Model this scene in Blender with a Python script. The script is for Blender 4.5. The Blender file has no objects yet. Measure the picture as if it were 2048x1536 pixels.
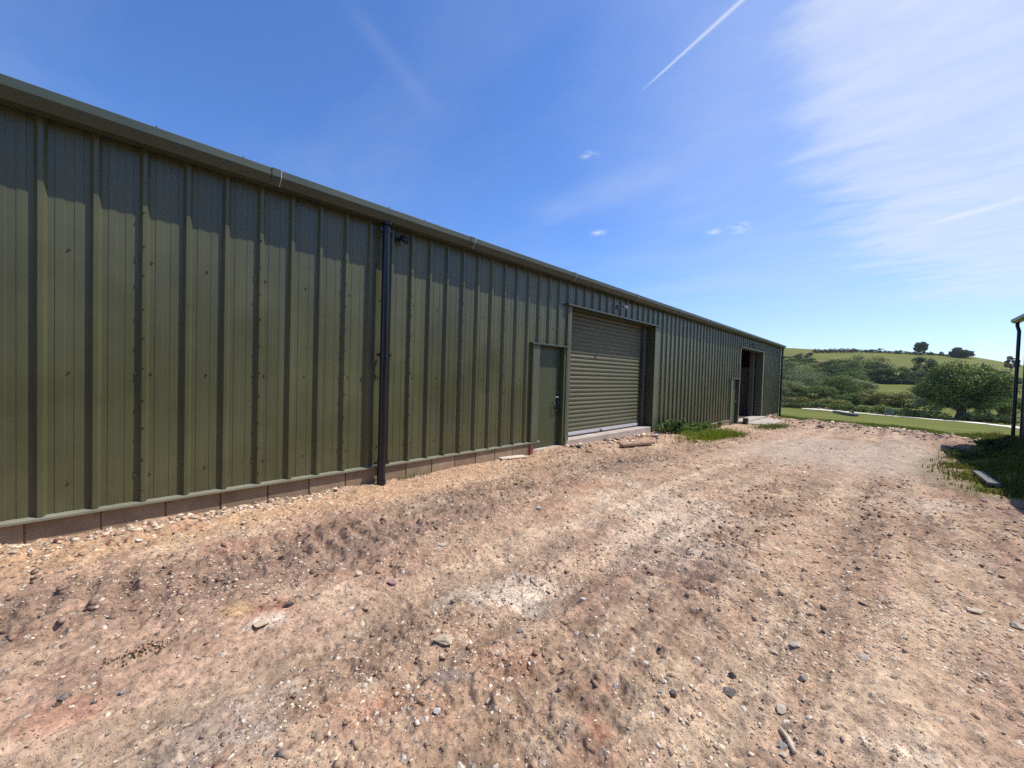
import bpy, math, random
import numpy as np
from mathutils import Matrix, Vector

random.seed(7)
rng = np.random.default_rng(11)
scene = bpy.context.scene
COL = scene.collection
RAD = math.radians

HAZE = .00009
# ------------------------------------------------------------------ camera
FPX, YAW, PITCH, ROLL, EYE, CX = 812.73, 0.761905, -0.024704, 0.029718, 1.36909, 5.4118


def cam_axes():
    f = np.array([-math.sin(YAW) * math.cos(PITCH), math.cos(YAW) * math.cos(PITCH), math.sin(PITCH)])
    r0 = np.array([math.cos(YAW), math.sin(YAW), 0.0])
    u0 = np.cross(r0, f)
    r = math.cos(ROLL) * r0 + math.sin(ROLL) * u0
    u = -math.sin(ROLL) * r0 + math.cos(ROLL) * u0
    return r, u, f


CR, CU, CF = cam_axes()
CAM = np.array([CX, 0.0, EYE])
cam_data = bpy.data.cameras.new("camera")
cam_data.sensor_width = 36.0
cam_data.lens = FPX / 2048 * 36.0
cam_data.clip_start = 0.05
cam_data.clip_end = 9000
cam = bpy.data.objects.new("camera", cam_data)
COL.objects.link(cam)
M = Matrix(((CR[0], CU[0], -CF[0], CAM[0]), (CR[1], CU[1], -CF[1], CAM[1]), (CR[2], CU[2], -CF[2], CAM[2]), (0, 0, 0, 1)))
cam.matrix_world = M
scene.camera = cam


def ray(px, py):
    d = CR * ((px - 1024) / FPX) - CU * ((py - 768) / FPX) + CF
    return d


# ------------------------------------------------------------------ noise
def _hash(ix, iy, seed):
    h = (ix.astype(np.int64) * 374761393 + iy.astype(np.int64) * 668265263 + seed * 1442695041) & 0xFFFFFFFF
    h = ((h ^ (h >> 13)) * 1274126177) & 0xFFFFFFFF
    h = h ^ (h >> 16)
    return (h & 0xFFFFFF).astype(np.float64) / 0xFFFFFF


def vnoise(x, y, seed=0):
    ix = np.floor(x); iy = np.floor(y)
    fx = x - ix; fy = y - iy
    fx = fx * fx * (3 - 2 * fx); fy = fy * fy * (3 - 2 * fy)
    a = _hash(ix, iy, seed); b = _hash(ix + 1, iy, seed); c = _hash(ix, iy + 1, seed); d = _hash(ix + 1, iy + 1, seed)
    return (a * (1 - fx) + b * fx) * (1 - fy) + (c * (1 - fx) + d * fx) * fy


def fbm(x, y, oct=4, seed=0, gain=0.5):
    s = np.zeros_like(x, dtype=float); a = 1.0; t = 0.0
    for k in range(oct):
        s += a * vnoise(x * 2 ** k + 17.3 * k, y * 2 ** k - 9.1 * k, seed + k * 31)
        t += a; a *= gain
    return s / t


def sstep(a, b, x):
    t = np.clip((x - a) / (b - a), 0, 1)
    return t * t * (3 - 2 * t)


# ------------------------------------------------------------------ terrain
PY = np.array([-3000, -60, -20, 0, 6, 12, 20, 30, 60, 100, 115, 150, 200, 250, 300, 400, 500, 560, 700, 1500, 4000.])
PZ = np.array([-.15, -.15, -.17, -.20, -.25, -.34, -.58, -.86, -2.7, -4.45, -4.6, -3.4, -1.5, 1.2, 5.4, 17.2, 30.6, 32.6, 28, 10, -20.])
_ty = np.concatenate([np.arange(-3000, -60, 40), np.arange(-60, 600, 1.0), np.arange(600, 4000, 40)])
_tz = np.interp(_ty, PY, PZ)
_m = (_ty >= 14) & (_ty < 590)
_sm = _tz.copy()
_i0 = np.where(_m)[0]
for i in _i0:
    w = int(min(14, max(2, _ty[i] / 9)))
    _sm[i] = _tz[i - w:i + w + 1].mean()


def T(x, y):
    x = np.asarray(x, float); y = np.asarray(y, float)
    z = np.interp(y, _ty, _sm)
    fx = np.interp(x - (y - 500) * 0.12, [-600, -85, 0, 45, 73, 120, 400, 1500], [44, 36.5, 30, 25.8, 17.9, 12, 2, -6]) - 29.4
    z = z + fx * sstep(240, 500, y) * sstep(2600, 900, y)
    z = z + .07 * sstep(1.6, .2, x) * sstep(6, 7, y) * sstep(13.5, 12, y)
    # bank of soil along the right hand barn
    bank = sstep(6.3, 7.9, x) * sstep(8.5, 12, y) * sstep(27, 22, y) * sstep(16, 11, x)
    z = z + 0.28 * bank
    return z


def at(px, py, zoff=0.0):
    """point on the terrain under an image point of the photograph (authoring aid)"""
    d = ray(px, py)
    k0 = 0.8; k = k0
    while k < 3000:
        p = CAM + d * k
        if p[2] < float(T(p[0], p[1])) + zoff:
            a, b = k0, k
            for _ in range(30):
                m = (a + b) / 2; p = CAM + d * m
                if p[2] < float(T(p[0], p[1])) + zoff: b = m
                else: a = m
            return CAM + d * b
        k0 = k; k *= 1.02
    return CAM + d * 600


def at_y(px, y):
    """ground point at distance y along the image column px (taken near the horizon)"""
    d = ray(px, 770); k = y / d[1]
    x = CX + d[0] * k
    z = float(T(x, y))
    depth = np.dot(np.array([x, y, z]) - CAM, CF)
    return np.array([x, y, z]), depth


def z_at(px, py, p):
    d = ray(px, py)
    k = np.hypot(p[0] - CAM[0], p[1] - CAM[1]) / np.hypot(d[0], d[1])
    return CAM[2] + d[2] * k


# ------------------------------------------------------------------ materials
def new_mat(name):
    m = bpy.data.materials.new(name); m.use_nodes = True
    nt = m.node_tree
    return m, nt, nt.nodes["Principled BSDF"]


def N(nt, kind, **kw):
    n = nt.nodes.new(kind)
    for k, v in kw.items():
        if k in n.inputs.keys(): n.inputs[k].default_value = v
        else: setattr(n, k, v)
    return n


def L(nt, a, b): nt.links.new(a, b)


def ramp(nt, fac, stops, interp='LINEAR'):
    r = nt.nodes.new("ShaderNodeValToRGB"); r.color_ramp.interpolation = interp
    e = r.color_ramp.elements
    while len(e) < len(stops): e.new(0.5)
    for k, (p, c) in enumerate(stops):
        e[k].position = p; e[k].color = (*c, 1) if len(c) == 3 else c
    L(nt, fac, r.inputs["Fac"])
    return r


def mixc(nt, fac, a, b, mode='MIX'):
    m = nt.nodes.new("ShaderNodeMix"); m.data_type = 'RGBA'; m.blend_type = mode
    for sock, v in ((m.inputs[0], fac), (m.inputs[6], a), (m.inputs[7], b)):
        if hasattr(v, "is_linked"): L(nt, v, sock)
        elif isinstance(v, (int, float)): sock.default_value = v
        else: sock.default_value = (*v, 1)
    return m.outputs[2]


def mathn(nt, op, a, b=None, c=None, clamp=False):
    m = nt.nodes.new("ShaderNodeMath"); m.operation = op; m.use_clamp = clamp
    for k, v in enumerate((a, b, c)):
        if v is None: continue
        if hasattr(v, "is_linked"): L(nt, v, m.inputs[k])
        else: m.inputs[k].default_value = v
    return m.outputs[0]


def objcoord(nt, scale=(1, 1, 1)):
    t = nt.nodes.new("ShaderNodeNewGeometry")
    mp = nt.nodes.new("ShaderNodeMapping"); mp.inputs["Scale"].default_value = scale
    L(nt, t.outputs["Position"], mp.inputs["Vector"])
    return mp.outputs["Vector"]


def noise(nt, vec, scale, detail=4, rough=0.55, out="Fac"):
    n = N(nt, "ShaderNodeTexNoise", Scale=scale, Detail=detail, Roughness=rough)
    L(nt, vec, n.inputs["Vector"])
    return n.outputs[out]


def bump(nt, bsdf, h, strength, dist, prev=None):
    b = N(nt, "ShaderNodeBump", Strength=strength, Distance=dist)
    L(nt, h, b.inputs["Height"])
    if prev is not None: L(nt, prev, b.inputs["Normal"])
    L(nt, b.outputs["Normal"], bsdf.inputs["Normal"])
    return b.outputs["Normal"]


def painted_metal(name, col, rough=0.42, var=0.12, dirt=0.35, spec=0.5, panels=False):
    m, nt, b = new_mat(name)
    v = objcoord(nt)
    n1 = noise(nt, v, 1.3, 5)
    v2 = objcoord(nt, (1, 9, .35))
    n2 = noise(nt, v2, 5, 4)
    dark = tuple(c * (1 - var * 1.6) for c in col); light = tuple(c * (1 + var) for c in col)
    c = ramp(nt, n1, [(0.3, dark), (0.7, light)]).outputs[0]
    dusty = (col[0] * .6 + .10, col[1] * .6 + .075, col[2] * .6 + .05)
    s = ramp(nt, n2, [(0.52, (0, 0, 0)), (0.85, (1, 1, 1))]).outputs[0]
    # dust splashed up from the yard: strongest near the ground
    g = nt.nodes.new("ShaderNodeNewGeometry"); sx = nt.nodes.new("ShaderNodeSeparateXYZ"); L(nt, g.outputs["Position"], sx.inputs[0])
    low = N(nt, "ShaderNodeMapRange"); low.inputs["From Min"].default_value = 1.0; low.inputs["From Max"].default_value = -.5
    L(nt, sx.outputs["Z"], low.inputs["Value"])
    f = mathn(nt, 'MULTIPLY', s, mathn(nt, 'MULTIPLY_ADD', low.outputs[0], dirt * 1.1, dirt * .25))
    cc = mixc(nt, f, c, dusty)
    if panels:
        pk = mathn(nt, 'FLOOR', mathn(nt, 'ADD', sx.outputs["Y"], .39))
        wn = nt.nodes.new("ShaderNodeTexWhiteNoise"); wn.noise_dimensions = '1D'; L(nt, pk, wn.inputs["W"])
        cc = mixc(nt, 1.0, cc, ramp(nt, wn.outputs["Value"], [(0, (.93, .93, .94)), (1, (1.07, 1.07, 1.05))]).outputs[0], 'MULTIPLY')
        # splashes of mud along the foot of the sheets
        sp_ = noise(nt, objcoord(nt, (1, 3, 1.3)), 7, 6, .7)
        foot = N(nt, "ShaderNodeMapRange"); foot.inputs["From Min"].default_value = .55; foot.inputs["From Max"].default_value = -.3
        L(nt, sx.outputs["Z"], foot.inputs["Value"])
        sf = mathn(nt, 'MULTIPLY', ramp(nt, sp_, [(.5, (0, 0, 0)), (.72, (1, 1, 1))]).outputs[0], mathn(nt, 'MULTIPLY', foot.outputs[0], .55))
        cc = mixc(nt, sf, cc, (.21, .155, .10))
    L(nt, cc, b.inputs["Base Color"])
    r = ramp(nt, n1, [(0.3, (rough - .06,) * 3), (0.7, (rough + .1,) * 3)])
    L(nt, r.outputs[0], b.inputs["Roughness"])
    b.inputs["Specular IOR Level"].default_value = spec
    n3 = noise(nt, v, 55, 3)
    bump(nt, b, n3, 0.05, 0.002)
    return m


OLIVE = (0.092, 0.095, 0.043)
m_clad = painted_metal("olive_steel", OLIVE, .35, panels=True)
m_trim = painted_metal("olive_trim", (0.105, 0.112, 0.064), 0.45)
m_edge = painted_metal("pale_trim", (0.21, 0.205, 0.145), 0.45)
m_gutter = painted_metal("gutter_steel", (0.047, 0.062, 0.040), 0.5, dirt=.08)
m_door = painted_metal("door_paint", (0.064, 0.082, 0.038), 0.38, .06)
m_shutter = painted_metal("shutter_paint", (0.100, 0.102, 0.052), 0.5, .05, .3)
m_black = painted_metal("black_plastic", (0.010, 0.011, 0.016), 0.28, .1, .06)
m_darkmetal = painted_metal("dark_steel", (0.03, 0.03, 0.035), 0.5, .2, .15)
m_galv = painted_metal("galvanised", (0.55, 0.55, 0.55), 0.38, .08, .15)
m_redox = painted_metal("red_oxide", (0.32, 0.07, 0.05), 0.6, .2, .3)
m_interior = painted_metal("shade_black_lining", (0.016, 0.017, 0.022), 0.8, .2, .05)  # near-black: the shade inside the shed is put into this colour


def stone_like(name, c1, c2, scale=6, bumps=0.3, rough=0.9, attr=False):
    m, nt, b = new_mat(name)
    v = objcoord(nt)
    n1 = noise(nt, v, scale, 6, .6)
    c = ramp(nt, n1, [(0.3, c1), (0.7, c2)]).outputs[0]
    if attr:
        a = N(nt, "ShaderNodeAttribute", attribute_name="Col")
        c = mixc(nt, 1.0, a.outputs["Color"], ramp(nt, n1, [(.25, (.72, .72, .72)), (.75, (1.2, 1.2, 1.2))]).outputs[0], 'MULTIPLY')
    L(nt, c, b.inputs["Base Color"])
    b.inputs["Roughness"].default_value = rough
    b.inputs["Specular IOR Level"].default_value = 0.25
    n2 = noise(nt, v, scale * 9, 6, .65)
    bump(nt, b, n2, bumps, 0.01)
    return m


m_block = stone_like("blockwork", (0.2, .15, .11), (.33, .26, .2), 5, .5, attr=True)
m_conc = stone_like("concrete", (0.36, .30, .25), (.55, .48, .41), 4, .5)
m_pebble = stone_like("pebbles", (.3, .3, .3), (.4, .4, .4), 30, .35, attr=True)
m_wood = stone_like("weathered_wood", (.2, .13, .085), (.34, .24, .16), 14, .4)
m_greywood = stone_like("grey_wood", (.13, .125, .12), (.24, .23, .215), 14, .4)
m_column = stone_like("brown_column", (.085, .073, .058), (.14, .122, .1), 8, .3)
m_sheet = stone_like("grey_sheet", (.075, .08, .08), (.13, .13, .13), 3, .2)
m_bark = stone_like("bark", (.045, .035, .026), (.1, .08, .06), 5, .8)
m_path = stone_like("chalk_path", (.66, .58, .46), (.86, .78, .66), .9, .3)


def foliage_mat(name, trans=0.3):
    m, nt, b = new_mat(name)
    a = N(nt, "ShaderNodeAttribute", attribute_name="Col")
    L(nt, a.outputs["Color"], b.inputs["Base Color"])
    b.inputs["Roughness"].default_value = 0.6
    b.inputs["Specular IOR Level"].default_value = 0.25
    t = N(nt, "ShaderNodeBsdfTranslucent")
    hs = N(nt, "ShaderNodeHueSaturation", Saturation=1.15, Value=1.2)
    L(nt, a.outputs["Color"], hs.inputs["Color"]); L(nt, hs.outputs[0], t.inputs["Color"])
    mx = N(nt, "ShaderNodeMixShader"); mx.inputs[0].default_value = trans
    L(nt, b.outputs[0], mx.inputs[1]); L(nt, t.outputs[0], mx.inputs[2])
    L(nt, mx.outputs[0], nt.nodes["Material Output"].inputs["Surface"])
    return m


m_leaf = foliage_mat("leaves")
m_grass = foliage_mat("grass_blades", .35)


def dirt_material():
    m, nt, b = new_mat("yard_dirt")
    a = N(nt, "ShaderNodeAttribute", attribute_name="Col")
    v = objcoord(nt)
    fine = noise(nt, v, 28, 8, .68)
    mid = noise(nt, v, 6, 6, .6)
    c = mixc(nt, 1.0, a.outputs["Color"], ramp(nt, fine, [(.3, (.36, .33, .31)), (.45, (.95, .95, .95)), (.68, (1.5, 1.5, 1.48))]).outputs[0], 'MULTIPLY')
    c = mixc(nt, 1.0, c, ramp(nt, mid, [(.3, (.82, .8, .79)), (.7, (1.15, 1.14, 1.12))]).outputs[0], 'MULTIPLY')
    # grit: small cells of pale and dark stone
    hs = None
    dn = N(nt, "ShaderNodeTexNoise", Scale=70, Detail=3); L(nt, v, dn.inputs["Vector"])
    vm = nt.nodes.new("ShaderNodeVectorMath"); vm.operation = 'MULTIPLY_ADD'; L(nt, dn.outputs["Color"], vm.inputs[0]); vm.inputs[1].default_value = (.012, .012, .012); L(nt, v, vm.inputs[2])
    for sc, thr, amt, metric in ((24, .86, .85, 'EUCLIDEAN'), (52, .70, .85, 'MANHATTAN'), (115, .58, .8, 'MANHATTAN')):
        vo = N(nt, "ShaderNodeTexVoronoi", Scale=sc, Randomness=1.0); vo.distance = metric; L(nt, vm.outputs[0], vo.inputs["Vector"])
        sp = nt.nodes.new("ShaderNodeSeparateColor"); L(nt, vo.outputs["Color"], sp.inputs[0])
        isst = mathn(nt, 'GREATER_THAN', sp.outputs[0], thr)
        near = mathn(nt, 'LESS_THAN', vo.outputs["Distance"], .42)
        f = mathn(nt, 'MULTIPLY', mathn(nt, 'MULTIPLY', isst, near), amt)
        sc_col = ramp(nt, sp.outputs[1], [(0, (.13, .09, .062)), (.22, (.26, .18, .125)), (.45, (.5, .38, .27)), (.7, (.68, .56, .43)), (1, (.85, .75, .62))]).outputs[0]
        c = mixc(nt, f, c, sc_col)
        h = mathn(nt, 'MULTIPLY', f, mathn(nt, 'SUBTRACT', .55, vo.outputs["Distance"]))
        hs = h if hs is None else mathn(nt, 'MULTIPLY_ADD', h, .6, hs)
    L(nt, c, b.inputs["Base Color"])
    b.inputs["Roughness"].default_value = .95
    b.inputs["Specular IOR Level"].default_value = .15
    n1 = bump(nt, b, fine, .9, .018)
    bump(nt, b, hs, 1.0, .045, n1)
    return m


m_dirt = dirt_material()


def field_material():
    m, nt, b = new_mat("field_grass")
    v = objcoord(nt)
    n1 = noise(nt, v, .05, 5)
    n2 = noise(nt, objcoord(nt, (.5, 3, 1)), .5, 6, .65)
    n3 = noise(nt, v, 9, 6, .7)
    c = ramp(nt, n1, [(.3, (.110, .128, .018)), (.55, (.148, .162, .026)), (.75, (.195, .182, .042))]).outputs[0]
    c = mixc(nt, 1.0, c, ramp(nt, n2, [(.3, (.62, .66, .58)), (.7, (1.28, 1.2, 1.05))]).outputs[0], 'MULTIPLY')
    c = mixc(nt, 1.0, c, ramp(nt, n3, [(.3, (.62, .64, .6)), (.7, (1.3, 1.26, 1.15))]).outputs[0], 'MULTIPLY')
    L(nt, c, b.inputs["Base Color"])
    b.inputs["Roughness"].default_value = .9
    b.inputs["Specular IOR Level"].default_value = .15
    bump(nt, b, n3, .8, .06)
    return m


m_field = field_material()


# ------------------------------------------------------------------ mesh helpers
def link(o, parent=None):
    COL.objects.link(o)
    if parent is not None: o.parent = parent
    return o


def tag(o, label, cat, group=None, kind=None):
    if label: o["label"] = label
    if cat: o["category"] = cat
    if group: o["group"] = group
    if kind: o["kind"] = kind
    return o


def np_mesh(name, verts, faces, mat, parent=None, cols=None, smooth=False):
    """faces: (n,k) int array or list of lists; cols per vertex (n,3)"""
    me = bpy.data.meshes.new(name)
    verts = np.asarray(verts, np.float32)
    if isinstance(faces, np.ndarray):
        n, k = faces.shape
        me.vertices.add(len(verts)); me.vertices.foreach_set("co", verts.ravel())
        me.loops.add(n * k); me.loops.foreach_set("vertex_index", faces.astype(np.int32).ravel())
        me.polygons.add(n)
        me.polygons.foreach_set("loop_start", np.arange(0, n * k, k, dtype=np.int32))
        me.polygons.foreach_set("loop_total", np.full(n, k, np.int32))
        me.update(calc_edges=True)
    else:
        me.from_pydata([tuple(map(float, v)) for v in verts], [], faces); me.update()
    if cols is not None:
        a = me.color_attributes.new("Col", 'FLOAT_COLOR', 'POINT')
        cc = np.ones((len(verts), 4), np.float32); cc[:, :3] = cols
        a.data.foreach_set("color", cc.ravel())
    if smooth: me.polygons.foreach_set("use_smooth", np.ones(len(me.polygons), bool))
    me.materials.append(mat)
    o = bpy.data.objects.new(name, me)
    return link(o, parent)


class MB:
    """collects simple solids and links them as one mesh"""
    def __init__(s): s.v = []; s.f = []; s.c = []
    def add(s, vs, fs, col=(1, 1, 1)):
        o = len(s.v); s.v += [tuple(map(float, v)) for v in vs]; s.f += [[i + o for i in f] for f in fs]; s.c += [col] * len(vs)
        return s
    def box(s, x0, x1, y0, y1, z0, z1, col=(1, 1, 1), bev=0.0):
        if bev <= 0:
            vs = [(x, y, z) for x in (x0, x1) for y in (y0, y1) for z in (z0, z1)]
            fs = [[0, 1, 3, 2], [4, 6, 7, 5], [0, 4, 5, 1], [2, 3, 7, 6], [0, 2, 6, 4], [1, 5, 7, 3]]
            return s.add(vs, fs, col)
        # chamfered box
        b = bev
        vs = []
        idx = {}
        for sx in (0, 1):
            for sy in (0, 1):
                for sz in (0, 1):
                    X = (x0, x1)[sx]; Y = (y0, y1)[sy]; Z = (z0, z1)[sz]
                    dx = b * (1 - 2 * sx); dy = b * (1 - 2 * sy); dz = b * (1 - 2 * sz)
                    idx[sx, sy, sz] = (len(vs), len(vs) + 1, len(vs) + 2)
                    vs += [(X, Y + dy, Z + dz), (X + dx, Y, Z + dz), (X + dx, Y + dy, Z)]
        fs = []
        for sx in (0, 1): fs.append([idx[sx, a, c][0] for a, c in ((0, 0), (1, 0), (1, 1), (0, 1))])
        for sy in (0, 1): fs.append([idx[a, sy, c][1] for a, c in ((0, 0), (1, 0), (1, 1), (0, 1))])
        for sz in (0, 1): fs.append([idx[a, c, sz][2] for a, c in ((0, 0), (1, 0), (1, 1), (0, 1))])
        for a in (0, 1):
            for c in (0, 1):
                fs.append([idx[0, a, c][1], idx[1, a, c][1], idx[1, a, c][2], idx[0, a, c][2]])
                fs.append([idx[a, 0, c][0], idx[a, 1, c][0], idx[a, 1, c][2], idx[a, 0, c][2]])
                fs.append([idx[a, c, 0][0], idx[a, c, 1][0], idx[a, c, 1][1], idx[a, c, 0][1]])
                for d in (0, 1):
                    pass
        for k in idx.values(): fs.append(list(k))
        return s.add(vs, fs, col)
    def tube(s, pts, r, n=10, col=(1, 1, 1), caps=True):
        pts = [Vector(p) for p in pts]
        rs = r if isinstance(r, (list, tuple)) else [r] * len(pts)
        vs = []; fs = []
        up = None
        for i, p in enumerate(pts):
            d = (pts[min(i + 1, len(pts) - 1)] - pts[max(i - 1, 0)]).normalized()
            if up is None:
                up = Vector((0, 0, 1)) if abs(d.z) < .9 else Vector((1, 0, 0))
            a = d.cross(up).normalized(); b2 = a.cross(d).normalized(); up = b2
            for k in range(n):
                t = 2 * math.pi * k / n
                vs.append(p + a * (math.cos(t) * rs[i]) + b2 * (math.sin(t) * rs[i]))
        for i in range(len(pts) - 1):
            for k in range(n):
                fs.append([i * n + k, i * n + (k + 1) % n, (i + 1) * n + (k + 1) % n, (i + 1) * n + k])
        if caps:
            fs.append(list(range(n))[::-1]); fs.append([(len(pts) - 1) * n + k for k in range(n)])
        return s.add(vs, fs, col)
    def prism_y(s, prof, y0, y1, col=(1, 1, 1), closed=True):
        """profile of (x,z) points extruded along y"""
        n = len(prof)
        vs = [(x, y0, z) for x, z in prof] + [(x, y1, z) for x, z in prof]
        fs = [[k, (k + 1) % n, n + (k + 1) % n, n + k] for k in range(n if closed else n - 1)]
        if closed: fs += [list(range(n))[::-1], list(range(n, 2 * n))]
        return s.add(vs, fs, col)
    def build(s, name, mat, parent=None, smooth=False, colors=False):
        me = bpy.data.meshes.new(name)
        me.from_pydata(s.v, [], s.f)
        me.update()
        if colors:
            a = me.color_attributes.new("Col", 'FLOAT_COLOR', 'POINT')
            cc = np.ones((len(s.v), 4), np.float32); cc[:, :3] = np.array(s.c)
            a.data.foreach_set("color", cc.ravel())
        import bmesh
        bm = bmesh.new(); bm.from_mesh(me); bmesh.ops.recalc_face_normals(bm, faces=bm.faces); bm.to_mesh(me); bm.free()
        if smooth:
            me.polygons.foreach_set("use_smooth", np.ones(len(me.polygons), bool))
        me.materials.append(mat)
        return link(bpy.data.objects.new(name, me), parent)


def empty(name, loc, parent=None):
    o = bpy.data.objects.new(name, None); o.location = loc
    o.empty_display_size = .3
    return link(o, parent)


# ------------------------------------------------------------------ yard edge
edge_px = [(1563, 841), (1618, 846), (1686, 853), (1768, 861), (1816, 866), (1889, 876), (1969, 886), (2004, 890)]
EDGE = np.array([at(*p)[:2] for p in edge_px])
_o = np.argsort(EDGE[:, 0])
EX = np.concatenate([[-60, -1], EDGE[_o, 0], [9, 60]]); EY = np.concatenate([[31.2, 31.0], EDGE[_o, 1], [EDGE[_o[-1], 1], EDGE[_o[-1], 1]]])


def edge_y(x): return np.interp(x, EX, EY)


def yard_mask(x, y):
    """positive inside the dirt yard (metres from the grass edge)"""
    d = (edge_y(x) - y) * .75 + (fbm(x * .9, y * .9, 3, 5) - .5) * .9
    xb = np.interp(y, [4, 8.2, 9.3, 9.7, 10.1, 11.3, 13.3, 16.6, 17.5, 18.3, 18.8, 20], [8.1, 7.9, 7.2, 6.5, 5.95, 5.7, 5.9, 6.4, 6.8, 7.25, 7.65, 8.0])
    bankd = xb - x + (fbm(x * 1.1, y * 1.1, 3, 9) - .5) * .8 + (fbm(x * 5, y * 5, 2, 10) - .5) * .35
    bankd = np.where(x > 13, np.minimum(bankd, 2), bankd)
    return np.minimum(d, bankd)


def standing(x, y):
    """smooth hard standing before the open doorway"""
    n_ = (fbm(x * .7, y * .4, 4, 51) - .5) * 2.6
    return sstep(9.2, 11.5, y + n_) * sstep(2.2, 3.6, x + n_ * .5) * sstep(18.5, 16.5, y) * sstep(6.6, 5.9, x)


def fields(x, y):
    """shared dirt fields: height detail and colour"""
    r = np.hypot(x - CX, y)
    n_big = fbm(x * .45, y * .3, 4, 1)
    # track laid bands run along the wall: churned strip close to it, softer ones further out
    wob = (fbm(x * .15, y * .25, 2, 77) - .5) * .5
    xc = x + wob
    churn = np.exp(-((xc - 1.35) / .55) ** 2) * (0.55 + .9 * sstep(.35, .65, fbm(x * .5, y * .5, 3, 21)))
    churn += .55 * np.exp(-((xc - 4.0) / .45) ** 2) * sstep(.4, .65, fbm(x * .4, y * .3, 3, 22))
    churn += .55 * np.exp(-((xc - 6.6) / .7) ** 2) * sstep(.3, .6, fbm(x * .5, y * .3, 3, 23))
    churn += .6 * sstep(.55, .72, fbm(x * .7, y * .55, 4, 24))
    churn = np.clip(churn, 0, 1.2)
    ruts = -.035 * np.exp(-((xc - 1.3) / .35) ** 2) - .02 * np.exp(-((xc - 2.9) / .3) ** 2) - .02 * np.exp(-((xc - 4.9) / .25) ** 2) + .02 * np.exp(-((xc - 5.35) / .2) ** 2) - .025 * np.exp(-((xc - 6.3) / .3) ** 2)
    lug = np.sin(y * 2 * math.pi / .19 + 3 * fbm(x * .8, y * .8, 2, 31) + x * 2.2) * np.exp(-((xc - 1.35) / .42) ** 2)
    for xq, wq, per, ph in ((6.5, .5, .21, 1.0), (4.1, .36, .20, 2.0), (5.3, .3, .24, 3.0)):
        lug = lug + .8 * np.sin(y * 2 * math.pi / per + ph + 3 * fbm(x * .7, y * .7, 2, 34) - x * 1.5) * np.exp(-((xc - xq) / wq) ** 2)
    fade = sstep(60, 18, r)
    near = sstep(15, 8, r)
    h = (fbm(x * .35, y * .35, 3, 2) - .5) * .10 + ruts
    h += (fbm(x * 2.2, y * 1.6, 3, 3) - .5) * .06
    rid = 1 - np.abs(2 * fbm(x * 4.3, y * 3.4, 3, 35) - 1)
    h += (rid - .75) * .045 * (.35 + .8 * sstep(.35, .65, fbm(x * .9, y * .7, 3, 36)))
    h += lug * .028 * sstep(.4, .6, fbm(x * .6, y * .6, 2, 33))
    cl = fbm(x * 9, y * 9, 3, 4)
    h += (np.abs(cl - .5) * -.085 + (cl - .5) * .04) * (.32 + churn)
    c2 = fbm(x * 17, y * 17, 2, 37)
    h += sstep(.56, .70, c2) * .007 * (.6 + churn) * sstep(20, 10, r)
    h += near * (fbm(x * 30, y * 30, 3, 6) - .5) * .021 * (.8 + .8 * churn)
    for xt, wt in ((2.75, .2), (3.45, .16), (4.75, .2), (5.6, .18)):
        h -= .018 * np.exp(-((xc - xt) / wt) ** 2)
    h -= .022 * sstep(.46, .70, fbm(x * 3.4 + wob * 3, y * .34, 4, 87, .6)) * sstep(1.9, 2.6, x)
    h = h * (1 - .75 * standing(x, y))
    return h * fade, churn, n_big


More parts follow.
